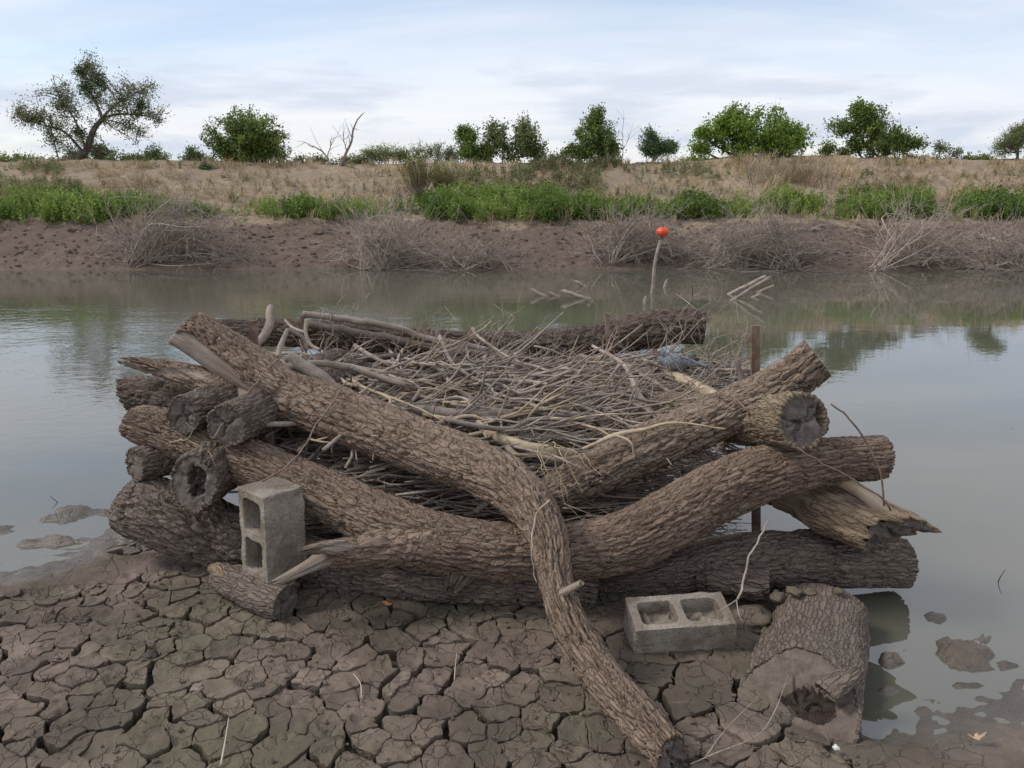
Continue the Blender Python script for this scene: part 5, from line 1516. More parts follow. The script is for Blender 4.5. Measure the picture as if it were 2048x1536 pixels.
for sd in (-1, 1):
    W = np.array([[-0.04, 0.0, 0.07, 0.02], [0.0, 0, 0.072, 0.032], [0.06, 0, 0.062, 0.028], [0.12, 0, 0.048, 0.016], [0.175, 0, 0.04, 0.004]])
    D = catmull(W, 30); th = np.arange(20)/20*2*math.pi
    V = np.stack([np.repeat(D[:, 0:1], 20, 1), sd*(0.036*np.interp(D[:, 0], [-.05, .02, .18], [.7, 1.15, .35])[:, None] + 0.012*np.cos(th)[None]*np.ones((30, 1))), D[:, 2:3]+D[:, 3:4]*np.sin(th)[None]], -1)
    link('wing', mesh_np('bird_wing', V, [grid_faces(30, 20)], [M['bird']]), bird)
    eb = link('eye', mesh_np('bird_eye', np.array([[0.004*math.sin(p)*math.cos(q), 0.004*math.sin(p)*math.sin(q), 0.004*math.cos(p)] for p in np.linspace(0.01, math.pi-.01, 8) for q in np.arange(10)/10*2*math.pi]), [grid_faces(8, 10)], [M['beak']]), bird)
    eb.location = (-0.094, -0.013+sd*0.019, 0.128)
link('bill', sticks_mesh('bill', [(np.array([[-0.108, -.013, .124], [-0.118, -.013, .121], [-0.128, -.013, .116]]), 0.006, 0.0012)], M['beak'], 8), bird)
link('tail', sticks_mesh('tail', [(np.array([[0.12, .015 + q*.012, .04], [0.18, .02+q*.022, .035], [0.225, .024+q*.03, .03]]), 0.009, 0.005) for q in (-1, 0, 1)], M['bird'], 6), bird)
branch_thing('dark reddish splintered stub just right of the grey bird', [(1368, 745, 4.66, 8), (1380, 722, 4.66, 10), (1392, 708, 4.66, 6)], 'dead_dark', name='stub', forks=[[(1380, 722, 4.66, 6), (1398, 718, 4.66, 4)]])

# ------------------------------------------------------------------ things standing in the pond
def water_pole(name, label, bpx, tpx, rpx, mat='dead_dark', group='broken poles standing in the pond', dY=0.0, cat='pole'):
    b = G(bpx[0], bpx[1], WATER_Z); t_ = P(tpx[0], tpx[1], b[1]+dY)
    r = rpx*PT(bpx[0], bpx[1], b[1])/FPX
    ext = b - (t_-b)/np.linalg.norm(t_-b)*0.3
    n = 16; s = np.linspace(0, 1, n)[:, None]
    pts = ext*(1-s)+t_*s + 0.2*r*np.stack([vnoise(np.arange(n)*.5, q, 0, int(bpx[0])) for q in (1, 2, 3)], 1)
    root = thing(name, label, cat, b, group)
    link('shaft', sticks_mesh('shaft', [(pts, r*1.05, r*.92)], M[mat], 10, b), root)
    tt_ = (pts[-1]-pts[-2])/np.linalg.norm(pts[-1]-pts[-2])
    link('broken_top', sticks_mesh('top', [(np.array([pts[-1], pts[-1]+tt_*r*.5, pts[-1]+tt_*r*1.0]), r*.9, r*.35)], M['dead'], 8, b), root)
    return root


fb = G(1302, 586, WATER_Z); ft = P(1321, 474, fb[1])
pole = thing('float_pole', 'thin leaning pole standing in the pond under the orange float', 'pole', fb)
s = np.linspace(0, 1, 16)[:, None]; rr_ = 3.4*PT(1302, 586, fb[1])/FPX
pts = (fb-(ft-fb)*0.3)*(1-s)+ft*s
pts[:, 0] += 0.02*np.sin(s[:, 0]*7)
link('shaft', sticks_mesh('shaft', [(pts, rr_*1.15, rr_*.8)], M['dead'], 10, fb), pole)
link('cap_ring', sticks_mesh('ring', [(np.array([ft-[0, 0, .03], ft-[0, 0, .015], ft+[0, 0, .02]]), rr_*1.4, rr_*1.3)], M['dead_dark'], 10, fb), pole)
fr_ = 12.5*PT(1325, 465, fb[1])/FPX
fc = P(1325, 464, fb[1])
flt = thing('orange_float', 'weathered orange-red float stuck on top of the thin pole', 'float', fc)
n1_, n2_ = 18, 32
th, ph = np.meshgrid(np.arange(n2_)/n2_*2*math.pi, np.linspace(0.0, math.pi, n1_))
seg = 1+0.06*np.cos(th*7)*np.sin(ph)
V = np.stack([fr_*seg*np.sin(ph)*np.cos(th), fr_*seg*np.sin(ph)*np.sin(th), fr_*0.80*np.cos(ph)*(1+0.05*np.cos(th*2+1))], -1)
link('shell', mesh_np('float', V, [grid_faces(n1_, n2_)], [M['orange']]), flt)
link('stem_knob', sticks_mesh('knob', [(np.array([[0, 0, fr_*.72], [0.005, 0, fr_*.9], [0.01, 0, fr_*1.0]]), fr_*.16, fr_*.1)], M['dead_dark'], 8), flt)

for (lab, b_, t_, r_) in [
    ('weathered broken post slanting left, leftmost of the group in the pond', (1087, 592), (1064, 580), 4),
    ('tiny slanting post stub beside the leftmost broken post', (1112, 592), (1099, 586), 3.4),
    ('longest grey post slanting low over the water, in the left group', (1168, 597), (1127, 582), 4.4),
    ('thick cut stub just right of the longest slanting post', (1183, 603), (1176, 597), 4),
    ('small slanting stake behind the left post group', (1168, 573), (1152, 563), 3.6),
    ('short upright stub left of the float pole', (1290, 608), (1291, 596), 4),
    ('short pale stub right of the float pole', (1329, 574), (1333, 562), 3.4),
    ('upper of two long parallel slanting sticks in the right group', (1460, 588), (1530, 553), 4),
    ('lower of two long parallel slanting sticks in the right group', (1466, 600), (1538, 556), 4),
    ('short slanting stick at the right end of the right group', (1520, 584), (1545, 572), 3.6),
    ('small stub in front of the parallel slanting sticks', (1510, 594), (1518, 590), 3.6)]:
    water_pole('broken_pole', lab, b_, t_, r_, 'dead', cat='post')
rp = G(1889, 605, WATER_Z)  # pale strip added to stand in for the white glint of a ring ripple
o = link('ripple_glint', sticks_mesh('ripple_glint', [(np.array([[-0.12, 0, .004], [0, 0.01, .006], [0.12, -.005, .004]]), 0.008, 0.006)], M['dead_pale'], 6)); o.location = rp
tag(o, 'pale strip standing in for the white ring ripple at far right', 'stick')


# ------------------------------------------------------------------ dead brush along the far waterline
def dead_bush(label, rootpx, env, seed, n=80, roots=1, mat='brush'):
    """env: (cx, ybase, rx, ry) in photograph pixels: the clump's outline; limbs arch out of the root to it"""
    rs = np.random.RandomState(seed)
    c0 = PB(*rootpx); c0[2] = max(c0[2], WATER_Z)
    root = thing('dead_bush', label, 'bush', c0, 'dead brush along the far waterline')
    cx, yb, rx, ry = env
    main, limbs, fine = [], [], []
    rts = [rootpx]+[(cx+rs.uniform(-.5, .5)*rx, yb-rs.uniform(0, .1)*ry) for _ in range(roots-1)]
    for q in range(int(n*1.25)):
        rp = rts[rs.randint(len(rts))]; b = PB(*rp); b[2] = max(b[2], WATER_Z)-.02
        b = b+rs.normal(0, .07, 3)*[1, 1, .2]
        a = math.radians(rs.uniform(4, 176)); u = rs.uniform(.35, 1.08)
        e = P(cx+rx*math.cos(a)*u, yb-ry*math.sin(a)*u, b[1]+rs.normal(.15, .35))
        L = np.linalg.norm(e-b)
        m_ = b*.5+e*.5 + np.array([rs.normal(0, .20), rs.normal(0, .12), .16+rs.normal(0, .18)])*L
        D = catmull(np.array([b, m_, e]), 12) + .07*np.linspace(0, 1, 12)[:, None]*np.stack([vnoise(np.arange(12)*.6, q*3.1, k, seed) for k in (1, 2, 3)], 1)
        big = q < 16
        r0 = rs.uniform(.013, .021) if big else rs.uniform(.005, .010)
        (main if big else limbs).append((D, r0, .004))
        for s_ in range(rs.randint(5, 11)):
            i_ = rs.randint(4, 12); d = D[i_]-D[i_-2]; d = d/(np.linalg.norm(d)+1e-9)+rs.normal(0, .55, 3); l_ = rs.uniform(.15, .5)*min(1, L)
            f_ = catmull(np.array([D[i_], D[i_]+d*l_*.5+rs.normal(0, .03, 3), D[i_]+d*l_+[0, 0, -.08*l_]]), 5); fine.append((f_, .0056, .0032))
            for t_ in range(2):
                k_ = rs.randint(1, 5); dd = d+rs.normal(0, .6, 3); fine.append((np.array([f_[k_], f_[k_]+dd*l_*.25, f_[k_]+dd*l_*.45+rs.normal(0, .02, 3)]), .0044, .0028))
    for grp in (main, limbs, fine):
        cc = np.vstack([x[0] for x in grp]); zz = np.maximum(bankL(cc[:, 0], cc[:, 1]), WATER_Z)+.01; o_ = 0
        for (pts, r0, r1) in grp:
            pts[:, 2] = np.maximum(pts[:, 2], zz[o_:o_+len(pts)]); o_ += len(pts)
    for l in main:
        link('limb', sticks_mesh('limb', [l], M[mat], 6, c0), root)
    V, Q, T = sticks_arrays(limbs, 4); o = link('branches', mesh_np('branches', V-c0, [Q, T], [M[mat]]), root); o['kind'] = 'stuff'
    V, Q, T = sticks_arrays(fine, 3); o = link('fine_twigs', mesh_np('fine_twigs', V-c0, [Q, T], [M['brush_fine']]), root); o['kind'] = 'stuff'
    return root


dead_bush('bleached dead bush on the far shore, leftmost, with white limbs', (262, 532), (350, 528, 160, 112), 1, 90, 6)
dead_bush('dead bush with a sunken butt and white wands, left of centre', (728, 545), (775, 545, 115, 112), 2, 90, 5)
dead_bush('low dead brush trailing right of the left-centre bush', (930, 538), (960, 535, 80, 48), 7, 36, 3)
dead_bush('broad dead bush behind the orange float, fanning left', (1238, 512), (1265, 528, 115, 98), 3, 85, 5)
dead_bush('tangled dead brush pile right of the orange float', (1415, 538), (1520, 538, 145, 92), 4, 110, 7)
dead_bush('sprawling dead tree top on the far right shore, butt in water', (1748, 541), (1840, 538, 105, 118), 5, 65, 4)
dead_bush('dead brush heap at the right edge of the far shore', (1985, 538), (2010, 540, 85, 78), 6, 70, 4)


def bank_log(label, a, b, rpx, mat='dead', group='logs lying on the far bank'):
    p, q = PB(*a), PB(*b); r = rpx*PT(a[0], a[1], p[1])/FPX
    p[2] += r*.8; q[2] += r*.8
    s = np.linspace(0, 1, 14)[:, None]; pts = p*(1-s)+q*s + r*.4*np.stack([vnoise(np.arange(14)*.5, k, 0, int(a[0])) for k in (1, 2, 3)], 1)
    root = thing('bank_log', label, 'log', p, group)
    link('stem', sticks_mesh('stem', [(pts, r, r*.75)], M[mat], 10, p), root)
    d = (pts[6]-pts[5]); st = pts[5]
    link('branch_stub', sticks_mesh('stub', [(np.array([st, st+[.02, -.02, r*1.5], st+[.05, -.03, r*2.4]]), r*.4, r*.2)], M[mat], 6, p), root)


bank_log('grey log on the far bank at the right edge, uppermost of three', (1962, 475), (2010, 492), 5, 'dead')
bank_log('tan log on the far bank at the right edge, middle of three', (1985, 495), (2040, 510), 5, 'dead_tan')
bank_log('dark log on the far bank at the right edge, slanting up right', (1990, 528), (2048, 492), 5, 'dead_dark')
bank_log('short pale log lying on the mud right of the tangled brush', (1590, 462), (1645, 462), 4, 'dead_pale')
bank_log('flat grey plank-like log at the grass edge on the left', (218, 432), (250, 434), 4, 'dead_pale')
bank_log('small dark stick lying on the bare bank left of centre', (635, 470), (662, 467), 2.5, 'dead_dark')
rs = np.random.RandomState(9)
VV, FF, off_ = [], [], 0
th, ph = np.meshgrid(np.arange(6)/6*2*math.pi, np.linspace(0.05, math.pi, 4))
cp_ = PBv(rs.uniform(-40, 2090, 1500), rs.uniform(448, 536, 1500))
for q in range(1500):
    p = cp_[q]; r = rs.uniform(.012, .045)*rs.choice([1, 1, 1.6])
    k = r*(1+.3*rs.uniform(-1, 1, th.shape))
    VV.append(np.stack([p[0]+k*np.sin(ph)*np.cos(th), p[1]+k*np.sin(ph)*np.sin(th), p[2]+k*.7*np.cos(ph)], -1).reshape(-1, 3))
    FF.append(grid_faces(4, 6, off_)); off_ += 24
o = link('bank_clods', mesh_np('bank_clods', np.vstack(VV), [np.vstack(FF)], [M['bank']], smooth=False, attrs={'soil': np.repeat(rs.uniform(0, .45, 1500), 24)}))
tag(o, 'crumbled soil clods strewn on the bare far shore', 'clods', kind='stuff')


# ------------------------------------------------------------------ weeds and dry grass
def weed_proto(seed, h=0.5, n=26, leaf=0.06, stems=4, narrow=0.35):
    rs = np.random.RandomState(seed); V, F = [], []
    for s_ in range(stems):
        a = rs.uniform(0, 6.28); lean = rs.uniform(.02, .22)*h; hh = h*rs.uniform(.65, 1.05); bx_, by_ = rs.normal(0, .05, 2)
        for q in range(n):
            f = (q+rs.random())/n; c = np.array([bx_+math.cos(a)*lean*f, by_+math.sin(a)*lean*f, hh*(0.05+.95*f)])
            b = rs.uniform(0, 6.28); up = rs.uniform(.1, .9); L = leaf*rs.uniform(.6, 1.2)*(1.15-.5*f)
            d = np.array([math.cos(b)*math.cos(up), math.sin(b)*math.cos(up), math.sin(up)])
            sd = np.cross(d, rs.normal(0, 1, 3)); sd /= np.linalg.norm(sd)
            i0 = len(V); V += [c, c+d*L*.5+sd*L*narrow, c+d*L, c+d*L*.5-sd*L*narrow]
            F += [(i0, i0+1, i0+2), (i0, i0+2, i0+3)]
    return np.array(V), np.array(F)


def grass_proto(seed, h=0.25, n=13, spread=.1, wdt=.006):
    rs = np.random.RandomState(seed); V, F = [], []
    for q in range(n):
        b = np.array([*rs.normal(0, spread*.4, 2), 0]); a = rs.uniform(0, 6.28); le = rs.uniform(.1, .9)
        hh = h*rs.uniform(.5, 1.1); m_ = b+np.array([math.cos(a)*le*hh*.4, math.sin(a)*le*hh*.4, hh*.6]); e = b+np.array([math.cos(a)*le*hh, math.sin(a)*le*hh, hh])
        sd = np.array([-math.sin(a+.7), math.cos(a+.7), 0])*wdt
        i0 = len(V); V += [b-sd, b+sd, m_-sd*.8, m_+sd*.8, e]
        F += [(i0, i0+1, i0+3), (i0, i0+3, i0+2), (i0+2, i0+3, i0+4)]
    return np.array(V), np.array(F)


wp = [weed_proto(s_, 0.5, 12, 0.10, 3) for s_ in range(5)]
gp = [grass_proto(s_) for s_ in range(5)]
rs = np.random.RandomState(77)


def scatter(name, label, cat, mat, protos, regions, hk=1.0):
    """regions: (px0,px1, ytop0,ytop1, ybot0,ybot1, count, hmin,hmax)"""
    xf = []
    for (x0, x1, t0, t1, b0, b1, n, h0, h1) in regions:
        u = rs.random(n); px = x0+(x1-x0)*u; py = t0+(t1-t0)*u + rs.random(n)*((b0+(b1-b0)*u)-(t0+(t1-t0)*u)) + rs.normal(0, 2.0, n)
        den = vnoise(px*.018, py*.06, 0, 5)+.35*vnoise(px*.07, py*.2, 0, 6)
        keep = ~((den < -0.42) & (rs.random(n) < .85)); px, py, den = px[keep], py[keep], den[keep]; n = len(px)
        p = PBv(px, py); s_ = rs.uniform(h0, h1, n)*(1+.40*den)*hk
        xf.append(np.stack([rs.randint(len(protos), size=n), p[:, 0]+rs.normal(0, .05, n), p[:, 1]+rs.normal(0, .12, n), p[:, 2]-.02, rs.uniform(0, 6.28, n), s_, s_*rs.uniform(.8, 1.15, n),
                            np.clip(.5+.6*vnoise(px*.012, py*.03, 0, 8)+rs.normal(0, .22, n), 0, 1)], 1))
    xf = np.vstack(xf)
    V, F, ti = instances(protos, xf)
    o = link(name, mesh_np(name, V, [F], [M[mat]], smooth=False, attrs={'tint': ti}))
    return tag(o, label, cat, kind='stuff')


scatter('green_weeds', 'band of fresh green weeds along the far bank', 'weeds', 'weed', wp, [
    (-40, 210, 418, 415, 446, 446, 420, .75, 1.15), (200, 345, 412, 418, 438, 436, 210, .7, 1.1), (330, 500, 425, 425, 438, 436, 150, .5, .8),
    (480, 820, 415, 420, 438, 438, 430, .6, .95), (820, 1120, 405, 405, 441, 441, 640, .7, 1.1), (1100, 1420, 415, 418, 440, 438, 560, .7, 1.05),
    (1400, 1560, 418, 412, 436, 436, 230, .6, .95), (1540, 1860, 408, 400, 438, 438, 560, .7, 1.1), (1840, 1920, 425, 428, 438, 436, 70, .5, .8), (1900, 2090, 412, 408, 438, 438, 330, .7, 1.1),
    (-40, 180, 395, 395, 420, 420, 170, .55, .9), (880, 1120, 385, 380, 408, 405, 140, .5, .8), (1680, 1840, 385, 380, 402, 402, 90, .5, .8)], 0.80)
scatter('grey_green_weeds', 'grey-green low weeds scattered up the far slope', 'weeds', 'weed_pale', wp, [
    (860, 1220, 345, 340, 400, 390, 300, .40, .75), (1180, 1420, 330, 345, 352, 352, 90, .4, .7), (-40, 160, 350, 365, 398, 395, 160, .35, .6), (1680, 2080, 340, 345, 400, 400, 120, .3, .55),
    (440, 800, 400, 395, 415, 412, 60, .3, .5), (-40, 2090, 405, 405, 442, 442, 260, .45, .8), (200, 820, 345, 342, 395, 392, 190, .2, .45), (1200, 1500, 345, 350, 400, 400, 150, .25, .5), (-40, 2090, 330, 322, 340, 330, 160, .35, .7), (1000, 1240, 328, 322, 345, 340, 120, .5, .8), (-60, 130, 322, 336, 345, 352, 120, .5, .8)])
scatter('dry_grass', 'dry straw grass litter on the far slope', 'grass', 'drygrass', gp, [
    (-40, 420, 335, 348, 400, 398, 520, .45, .95), (400, 820, 345, 340, 405, 400, 520, .35, .8), (860, 1200, 330, 330, 380, 380, 300, .5, 1.1), (1150, 1500, 340, 335, 410, 405, 520, .35, .85),
    (1480, 1720, 322, 322, 385, 385, 420, .6, 1.3), (1700, 2090, 322, 325, 405, 405, 640, .4, 1.0), (-40, 2090, 330, 325, 338, 332, 500, .6, 1.2), (-40, 2090, 440, 440, 462, 462, 350, .25, .5), (-40, 2090, 400, 400, 442, 442, 420, .8, 1.6)])

# pale dry stalks standing on the right slope
st = []
for q in range(150):
    px = rs.uniform(1490, 1690); py = rs.uniform(345, 380); p = PB(px, py); h = rs.uniform(.35, .75)
    e = p+np.array([rs.normal(0, .07), rs.normal(0, .05), h])
    st.append((np.array([p, (p+e)/2+rs.normal(0, .015, 3), e]), .006, .003))
V, Q, T = sticks_arrays(st, 4)
o = link('dry_stalks', mesh_np('dry_stalks', V, [Q, T], [M['dead_pale']])); tag(o, 'stand of pale dry weed stalks on the right slope', 'stalks', kind='stuff')


# ------------------------------------------------------------------ trees and shrubs on the dam
def tree(name, label, base, Yd, blobs, mat, leaves=60, leaf=0.075, trunk=None, ntips=110, trunk_r=0.05, cl=0.20, narrow=0.34, seed=1, group='trees and shrubs on the dam', barkm='dead_dark', fork=0.25, cat='tree', limbsfree=(), nstems=3):
    """base (px,py); blobs: (cx,cy,rx,ry,weight) in photograph pixels at distance Yd"""
    rs = np.random.RandomState(seed)
    b = P(base[0], base[1], Yd); b[2] = float(bankH(b[0], b[1]))-0.05
    root = thing(name, label, cat, b, group)
    k = PT(base[0], base[1], Yd)/FPX
    W = np.array([q[4] for q in blobs], float); W /= W.sum()
    segs, trunks = [], []
    if trunk:
        TP = np.array([P(x, y, Yd+dy) for (x, y, dy) in trunk]); TP[0] = b
        D = catmull(TP, 26); trunks.append((D, trunk_r, trunk_r*.45)); anchors = D[10:]
    else:
        anchors = []
        for q in range(nstems):
            bl = blobs[rs.choice(len(blobs), p=W)]
            e = P(bl[0]+rs.normal(0, bl[2]*.25), bl[1]+bl[3]*.2, Yd+rs.normal(0, bl[2]*k*.3))
            D = catmull(np.array([b+rs.normal(0, .05, 3)*[1, 1, 0], b*.55+e*.45+rs.normal(0, .08, 3), e]), 16)
            trunks.append((D, trunk_r, trunk_r*.4)); anchors.append(D[5:])
        anchors = np.vstack(anchors)
    tips = []
    for (rows, r0) in limbsfree:
        D = catmull(np.array([P(x, y, Yd+dy) for (x, y, dy) in rows]), 18); segs.append((D, r0, .006)); tips += [(D, 1.0)]*3
        anchors = np.vstack([anchors, D[5:]])
    for q in range(ntips):
        bl = blobs[rs.choice(len(blobs), p=W)]
        v = rs.normal(0, 1, 3); v /= np.linalg.norm(v); v *= rs.random()**(1/2.6)*(1.18 if rs.random() < .25 else 1.0)
        c = P(bl[0], bl[1], Yd); t_ = c + v*np.array([bl[2]*k, bl[2]*k*.8, bl[3]*k])
        d = np.linalg.norm(anchors-t_, axis=1) + .35*np.maximum(0, anchors[:, 2]-t_[2]); a = anchors[np.argmin(d+rs.uniform(0, .15, len(d)))]
        mid = a*.5+t_*.5 + np.array([0, 0, .05]) + rs.normal(0, .04, 3)
        D = catmull(np.array([a, mid, t_]), 8)
        L = np.linalg.norm(t_-a); segs.append((D, min(trunk_r*.32, .005+.010*L), .003)); tips.append((D, L))
    for T_ in trunks:
        link('trunk' if trunk else 'stem', sticks_mesh('trunk', [T_], M[barkm], 9, b), root)
    V, Q, T = sticks_arrays(segs, 4)
    o = link('branches', mesh_np('branches', V-b, [Q, T], [M[barkm]]), root); o['kind'] = 'stuff'
    PV, TI = [], []
    for (D, L) in tips:
        n = int(leaves*.95*rs.uniform(.3, 1.6)); f = rs.uniform(.45, 1.0, n)
        ii = np.clip((f*(len(D)-1)).astype(int), 0, len(D)-1)
        c = D[ii] + rs.normal(0, cl*.42, (n, 3))*rs.choice([.6, .85, 1.1])
        PV.append(c); TI.append(np.clip(.5+rs.normal(0, .17, n)+rs.normal(0, .16), 0, 1))
    C = np.vstack(PV); ti = np.concatenate(TI); n = len(C)
    d = rs.normal(0, 1, (n, 3)); d[:, 2] -= .2; d /= np.linalg.norm(d, axis=1)[:, None]
    sd = np.cross(d, rs.normal(0, 1, (n, 3))); sd /= np.linalg.norm(sd, axis=1)[:, None]
    L = (leaf*0.95*rs.uniform(.6, 1.25, n))[:, None]
    nn = np.cross(d, sd)
    V = np.stack([C-d*L*.5, C+sd*L*narrow+nn*L*.08, C+d*L*.5, C-sd*L*narrow+nn*L*.08], 1).reshape(-1, 3)
    i0 = np.arange(n)*4
    F = np.vstack([np.stack([i0, i0+1, i0+2], 1), np.stack([i0, i0+2, i0+3], 1)])
    o = link('crown', mesh_np('crown', V-b, [F], [M[mat]], smooth=False, attrs={'tint': np.repeat(ti, 4)}), root); o['kind'] = 'stuff'
    return root, b


lt, ltb = tree('leaning_tree', 'tall leaning tree with dark mistletoe clumps at far left', (128, 335), 24.6,
     [(215, 205, 70, 55, 3), (270, 210, 62, 42, 2.4), (185, 150, 32, 38, 1.3), (150, 190, 48, 40, 1.2), (85, 220, 52, 34, 2.2), (50, 238, 34, 22, 1), (120, 265, 45, 28, 1), (290, 250, 38, 24, .8), (165, 280, 40, 18, .5)],
     'leaf_olive', leaves=36, leaf=0.07, trunk=[(128, 335, 0), (150, 318, 0), (172, 302, 0), (180, 280, 0), (190, 255, 0), (207, 236, 0)], ntips=420, trunk_r=0.14, cl=.26, narrow=.26, seed=3,
     limbsfree=[([(205, 238, 0), (190, 200, .2), (172, 172, .1), (170, 130, 0), (178, 112, 0)], .05), ([(200, 240, 0), (230, 210, -.3), (265, 190, -.2), (310, 165, 0)], .05),
                ([(205, 236, 0), (240, 228, .3), (290, 232, .4), (325, 245, .4)], .045), ([(165, 303, 0), (130, 265, .2), (85, 250, .2), (35, 235, .1)], .05), ([(172, 300, 0), (150, 240, -.2), (120, 195, -.2), (105, 150, 0)], .045),
                ([(207, 238, 0), (225, 255, -.2), (260, 275, -.2), (275, 290, -.2)], .022), ([(207, 238, 0), (245, 248, .1), (285, 275, .1)], .02), ([(120, 330, 0), (112, 300, 0), (105, 270, 0)], .03)])
kk = PT(128, 335, 24.6)/FPX
rs = np.random.RandomState(4)
for (mx, my, mr) in [(162, 141, 9), (197, 158, 12), (168, 177, 10), (205, 170, 9), (282, 208, 9), (160, 265, 10)]:
    c = P(mx, my, 24.55); n = 420
    C = c + rs.normal(0, 1, (n, 3))*mr*kk*.55
    d = rs.normal(0, 1, (n, 3)); d /= np.linalg.norm(d, axis=1)[:, None]; sd = np.cross(d, rs.normal(0, 1, (n, 3))); sd /= np.linalg.norm(sd, axis=1)[:, None]
    L = .06; V = np.stack([C-d*L*.5, C+sd*L*.3, C+d*L*.5, C-sd*L*.3], 1).reshape(-1, 3); i0 = np.arange(n)*4
    o = link('mistletoe_clump', mesh_np('mistletoe', V-ltb, [np.vstack([np.stack([i0, i0+1, i0+2], 1), np.stack([i0, i0+2, i0+3], 1)])], [M['leaf_mistle']], smooth=False, attrs={'tint': rs.random(n*4)}), lt); o['kind'] = 'stuff'

tree('round_tree', 'round dark green tree standing alone left of the dead snag', (502, 335), 24.6, [(500, 270, 82, 52, 4), (440, 262, 45, 35, 1), (495, 225, 48, 26, 1), (550, 290, 45, 35, 1.5), (460, 305, 40, 24, 1), (570, 312, 24, 20, .5), (520, 312, 40, 20, .8)], 'leaf_dark', 58, .085, ntips=330, trunk_r=.05, cl=.20, seed=11, nstems=5)
tree('shrub', 'low grey-green shrub behind the leaning tree trunk', (200, 335), 25.4, [(205, 305, 40, 28, 2), (130, 310, 30, 25, 1), (165, 318, 40, 15, 1)], 'leaf_olive', 45, .07, ntips=90, trunk_r=.025, seed=12, cat='shrub')
tree('shrub', 'feathery yellow-green shrub between the leaning and round trees', (300, 340), 25.0, [(295, 320, 50, 20, 2), (310, 300, 20, 16, .6), (265, 325, 25, 14, 1)], 'leaf_feather', 50, .06, ntips=110, trunk_r=.02, seed=13, cat='shrub')
tree('shrub', 'small pale shrub just left of the round tree', (385, 335), 25.0, [(385, 313, 26, 20, 2), (415, 325, 20, 12, 1)], 'leaf_feather', 45, .07, ntips=60, trunk_r=.02, seed=14, cat='shrub')
tree('shrub', 'low green shrubs line at the far left edge of the dam', (40, 335), 25.0, [(20, 322, 55, 14, 2), (80, 326, 45, 10, 1), (-40, 322, 40, 14, 1)], 'leaf_feather', 50, .07, ntips=90, trunk_r=.02, seed=15, cat='shrub')
tree('small_bush', 'small blue-green bush on the slope below the round tree', (412, 352), 23.4, [(412, 340, 18, 11, 1)], 'leaf_blue', 60, .06, ntips=34, trunk_r=.015, cl=.12, seed=16, cat='bush')
tree('shrub', 'feathery mesquite shrub just right of the dead snag', (760, 330), 25.2, [(765, 306, 48, 22, 2), (735, 313, 26, 17, 1)], 'leaf_feather', 45, .055, ntips=90, trunk_r=.02, seed=17, cat='shrub', narrow=.22)
tree('shrub', 'feathery shrub in the middle of the dam behind the broom bush', (830, 330), 25.2, [(825, 304, 42, 28, 2), (800, 315, 26, 17, 1)], 'leaf_feather', 45, .055, ntips=90, trunk_r=.02, seed=18, cat='shrub', narrow=.22)
tree('shrub', 'darker feathery shrub right of the broom bush', (885, 330), 25.2, [(880, 305, 40, 25, 2), (908, 314, 24, 17, 1)], 'leaf_olive', 50, .055, ntips=90, trunk_r=.02, seed=19, cat='shrub', narrow=.22)
tree('shrub_tree', 'upright green shrub tree, left of the central pair', (945, 330), 24.8, [(945, 298, 42, 34, 3), (930, 268, 18, 20, .8), (968, 303, 30, 28, 1.6)], 'leaf_dark', 52, .075, ntips=170, trunk_r=.03, seed=20)
tree('shrub_tree', 'open airy shrub tree, right of the central pair', (1030, 328), 24.8, [(1040, 268, 44, 38, 2), (1012, 298, 48, 30, 2), (1068, 288, 30, 30, 1.2), (985, 260, 28, 22, .8), (1088, 305, 16, 14, .4)], 'leaf_feather', 34, .08, ntips=220, trunk_r=.03, seed=21)
tree('shrub_tree', 'tall dark pointed shrub tree right of centre', (1195, 322), 24.7, [(1195, 275, 47, 38, 3), (1195, 232, 20, 27, .9), (1165, 250, 18, 20, .5), (1215, 298, 32, 22, 2), (1160, 310, 26, 12, 1), (1130, 312, 18, 9, .4)], 'leaf_dark', 60, .075, ntips=240, trunk_r=.035, seed=22)
tree('shrub_tree', 'rounded blue-green shrub tree between two taller trees', (1305, 322), 24.7, [(1290, 285, 24, 30, 2), (1330, 295, 26, 22, 2), (1295, 258, 12, 12, .5), (1350, 295, 10, 10, .3)], 'leaf_blue', 55, .065, ntips=130, trunk_r=.03, seed=23, narrow=.25)
tree('broad_tree', 'broadest bright green tree on the right of the dam', (1510, 320), 24.6, [(1500, 260, 75, 46, 4), (1440, 255, 40, 32, 1.3), (1400, 295, 26, 20, .6), (1570, 275, 50, 40, 2), (1480, 218, 22, 18, .6), (1545, 215, 20, 20, .6), (1610, 280, 30, 26, .8), (1520, 300, 80, 18, 1.4), (1410, 270, 22, 18, .5)], 'leaf_bright', 60, .085, ntips=420, trunk_r=.05, seed=24, nstems=6)
tree('broad_tree', 'dark green tree with long left branches, second from the right', (1755, 318), 24.6, [(1750, 255, 52, 40, 3), (1720, 220, 30, 20, .8), (1680, 265, 26, 18, .6), (1790, 285, 45, 28, 2), (1735, 292, 50, 20, 1.5), (1845, 290, 18, 16, .5), (1655, 252, 12, 8, .2)], 'leaf_dark', 58, .08, ntips=270, trunk_r=.045, seed=25, nstems=5)
tree('shrub', 'small dark bush between the two large right trees', (1655, 318), 24.8, [(1655, 300, 20, 16, 1), (1690, 308, 16, 10, .6)], 'leaf_dark', 45, .075, ntips=40, trunk_r=.02, seed=26, cat='shrub')
tree('shrub', 'sparse thin shrub right of the dark green tree', (1885, 318), 25, [(1882, 295, 20, 14, 1), (1910, 308, 22, 8, .6)], 'leaf_olive', 22, .07, ntips=40, trunk_r=.02, seed=27, cat='shrub')
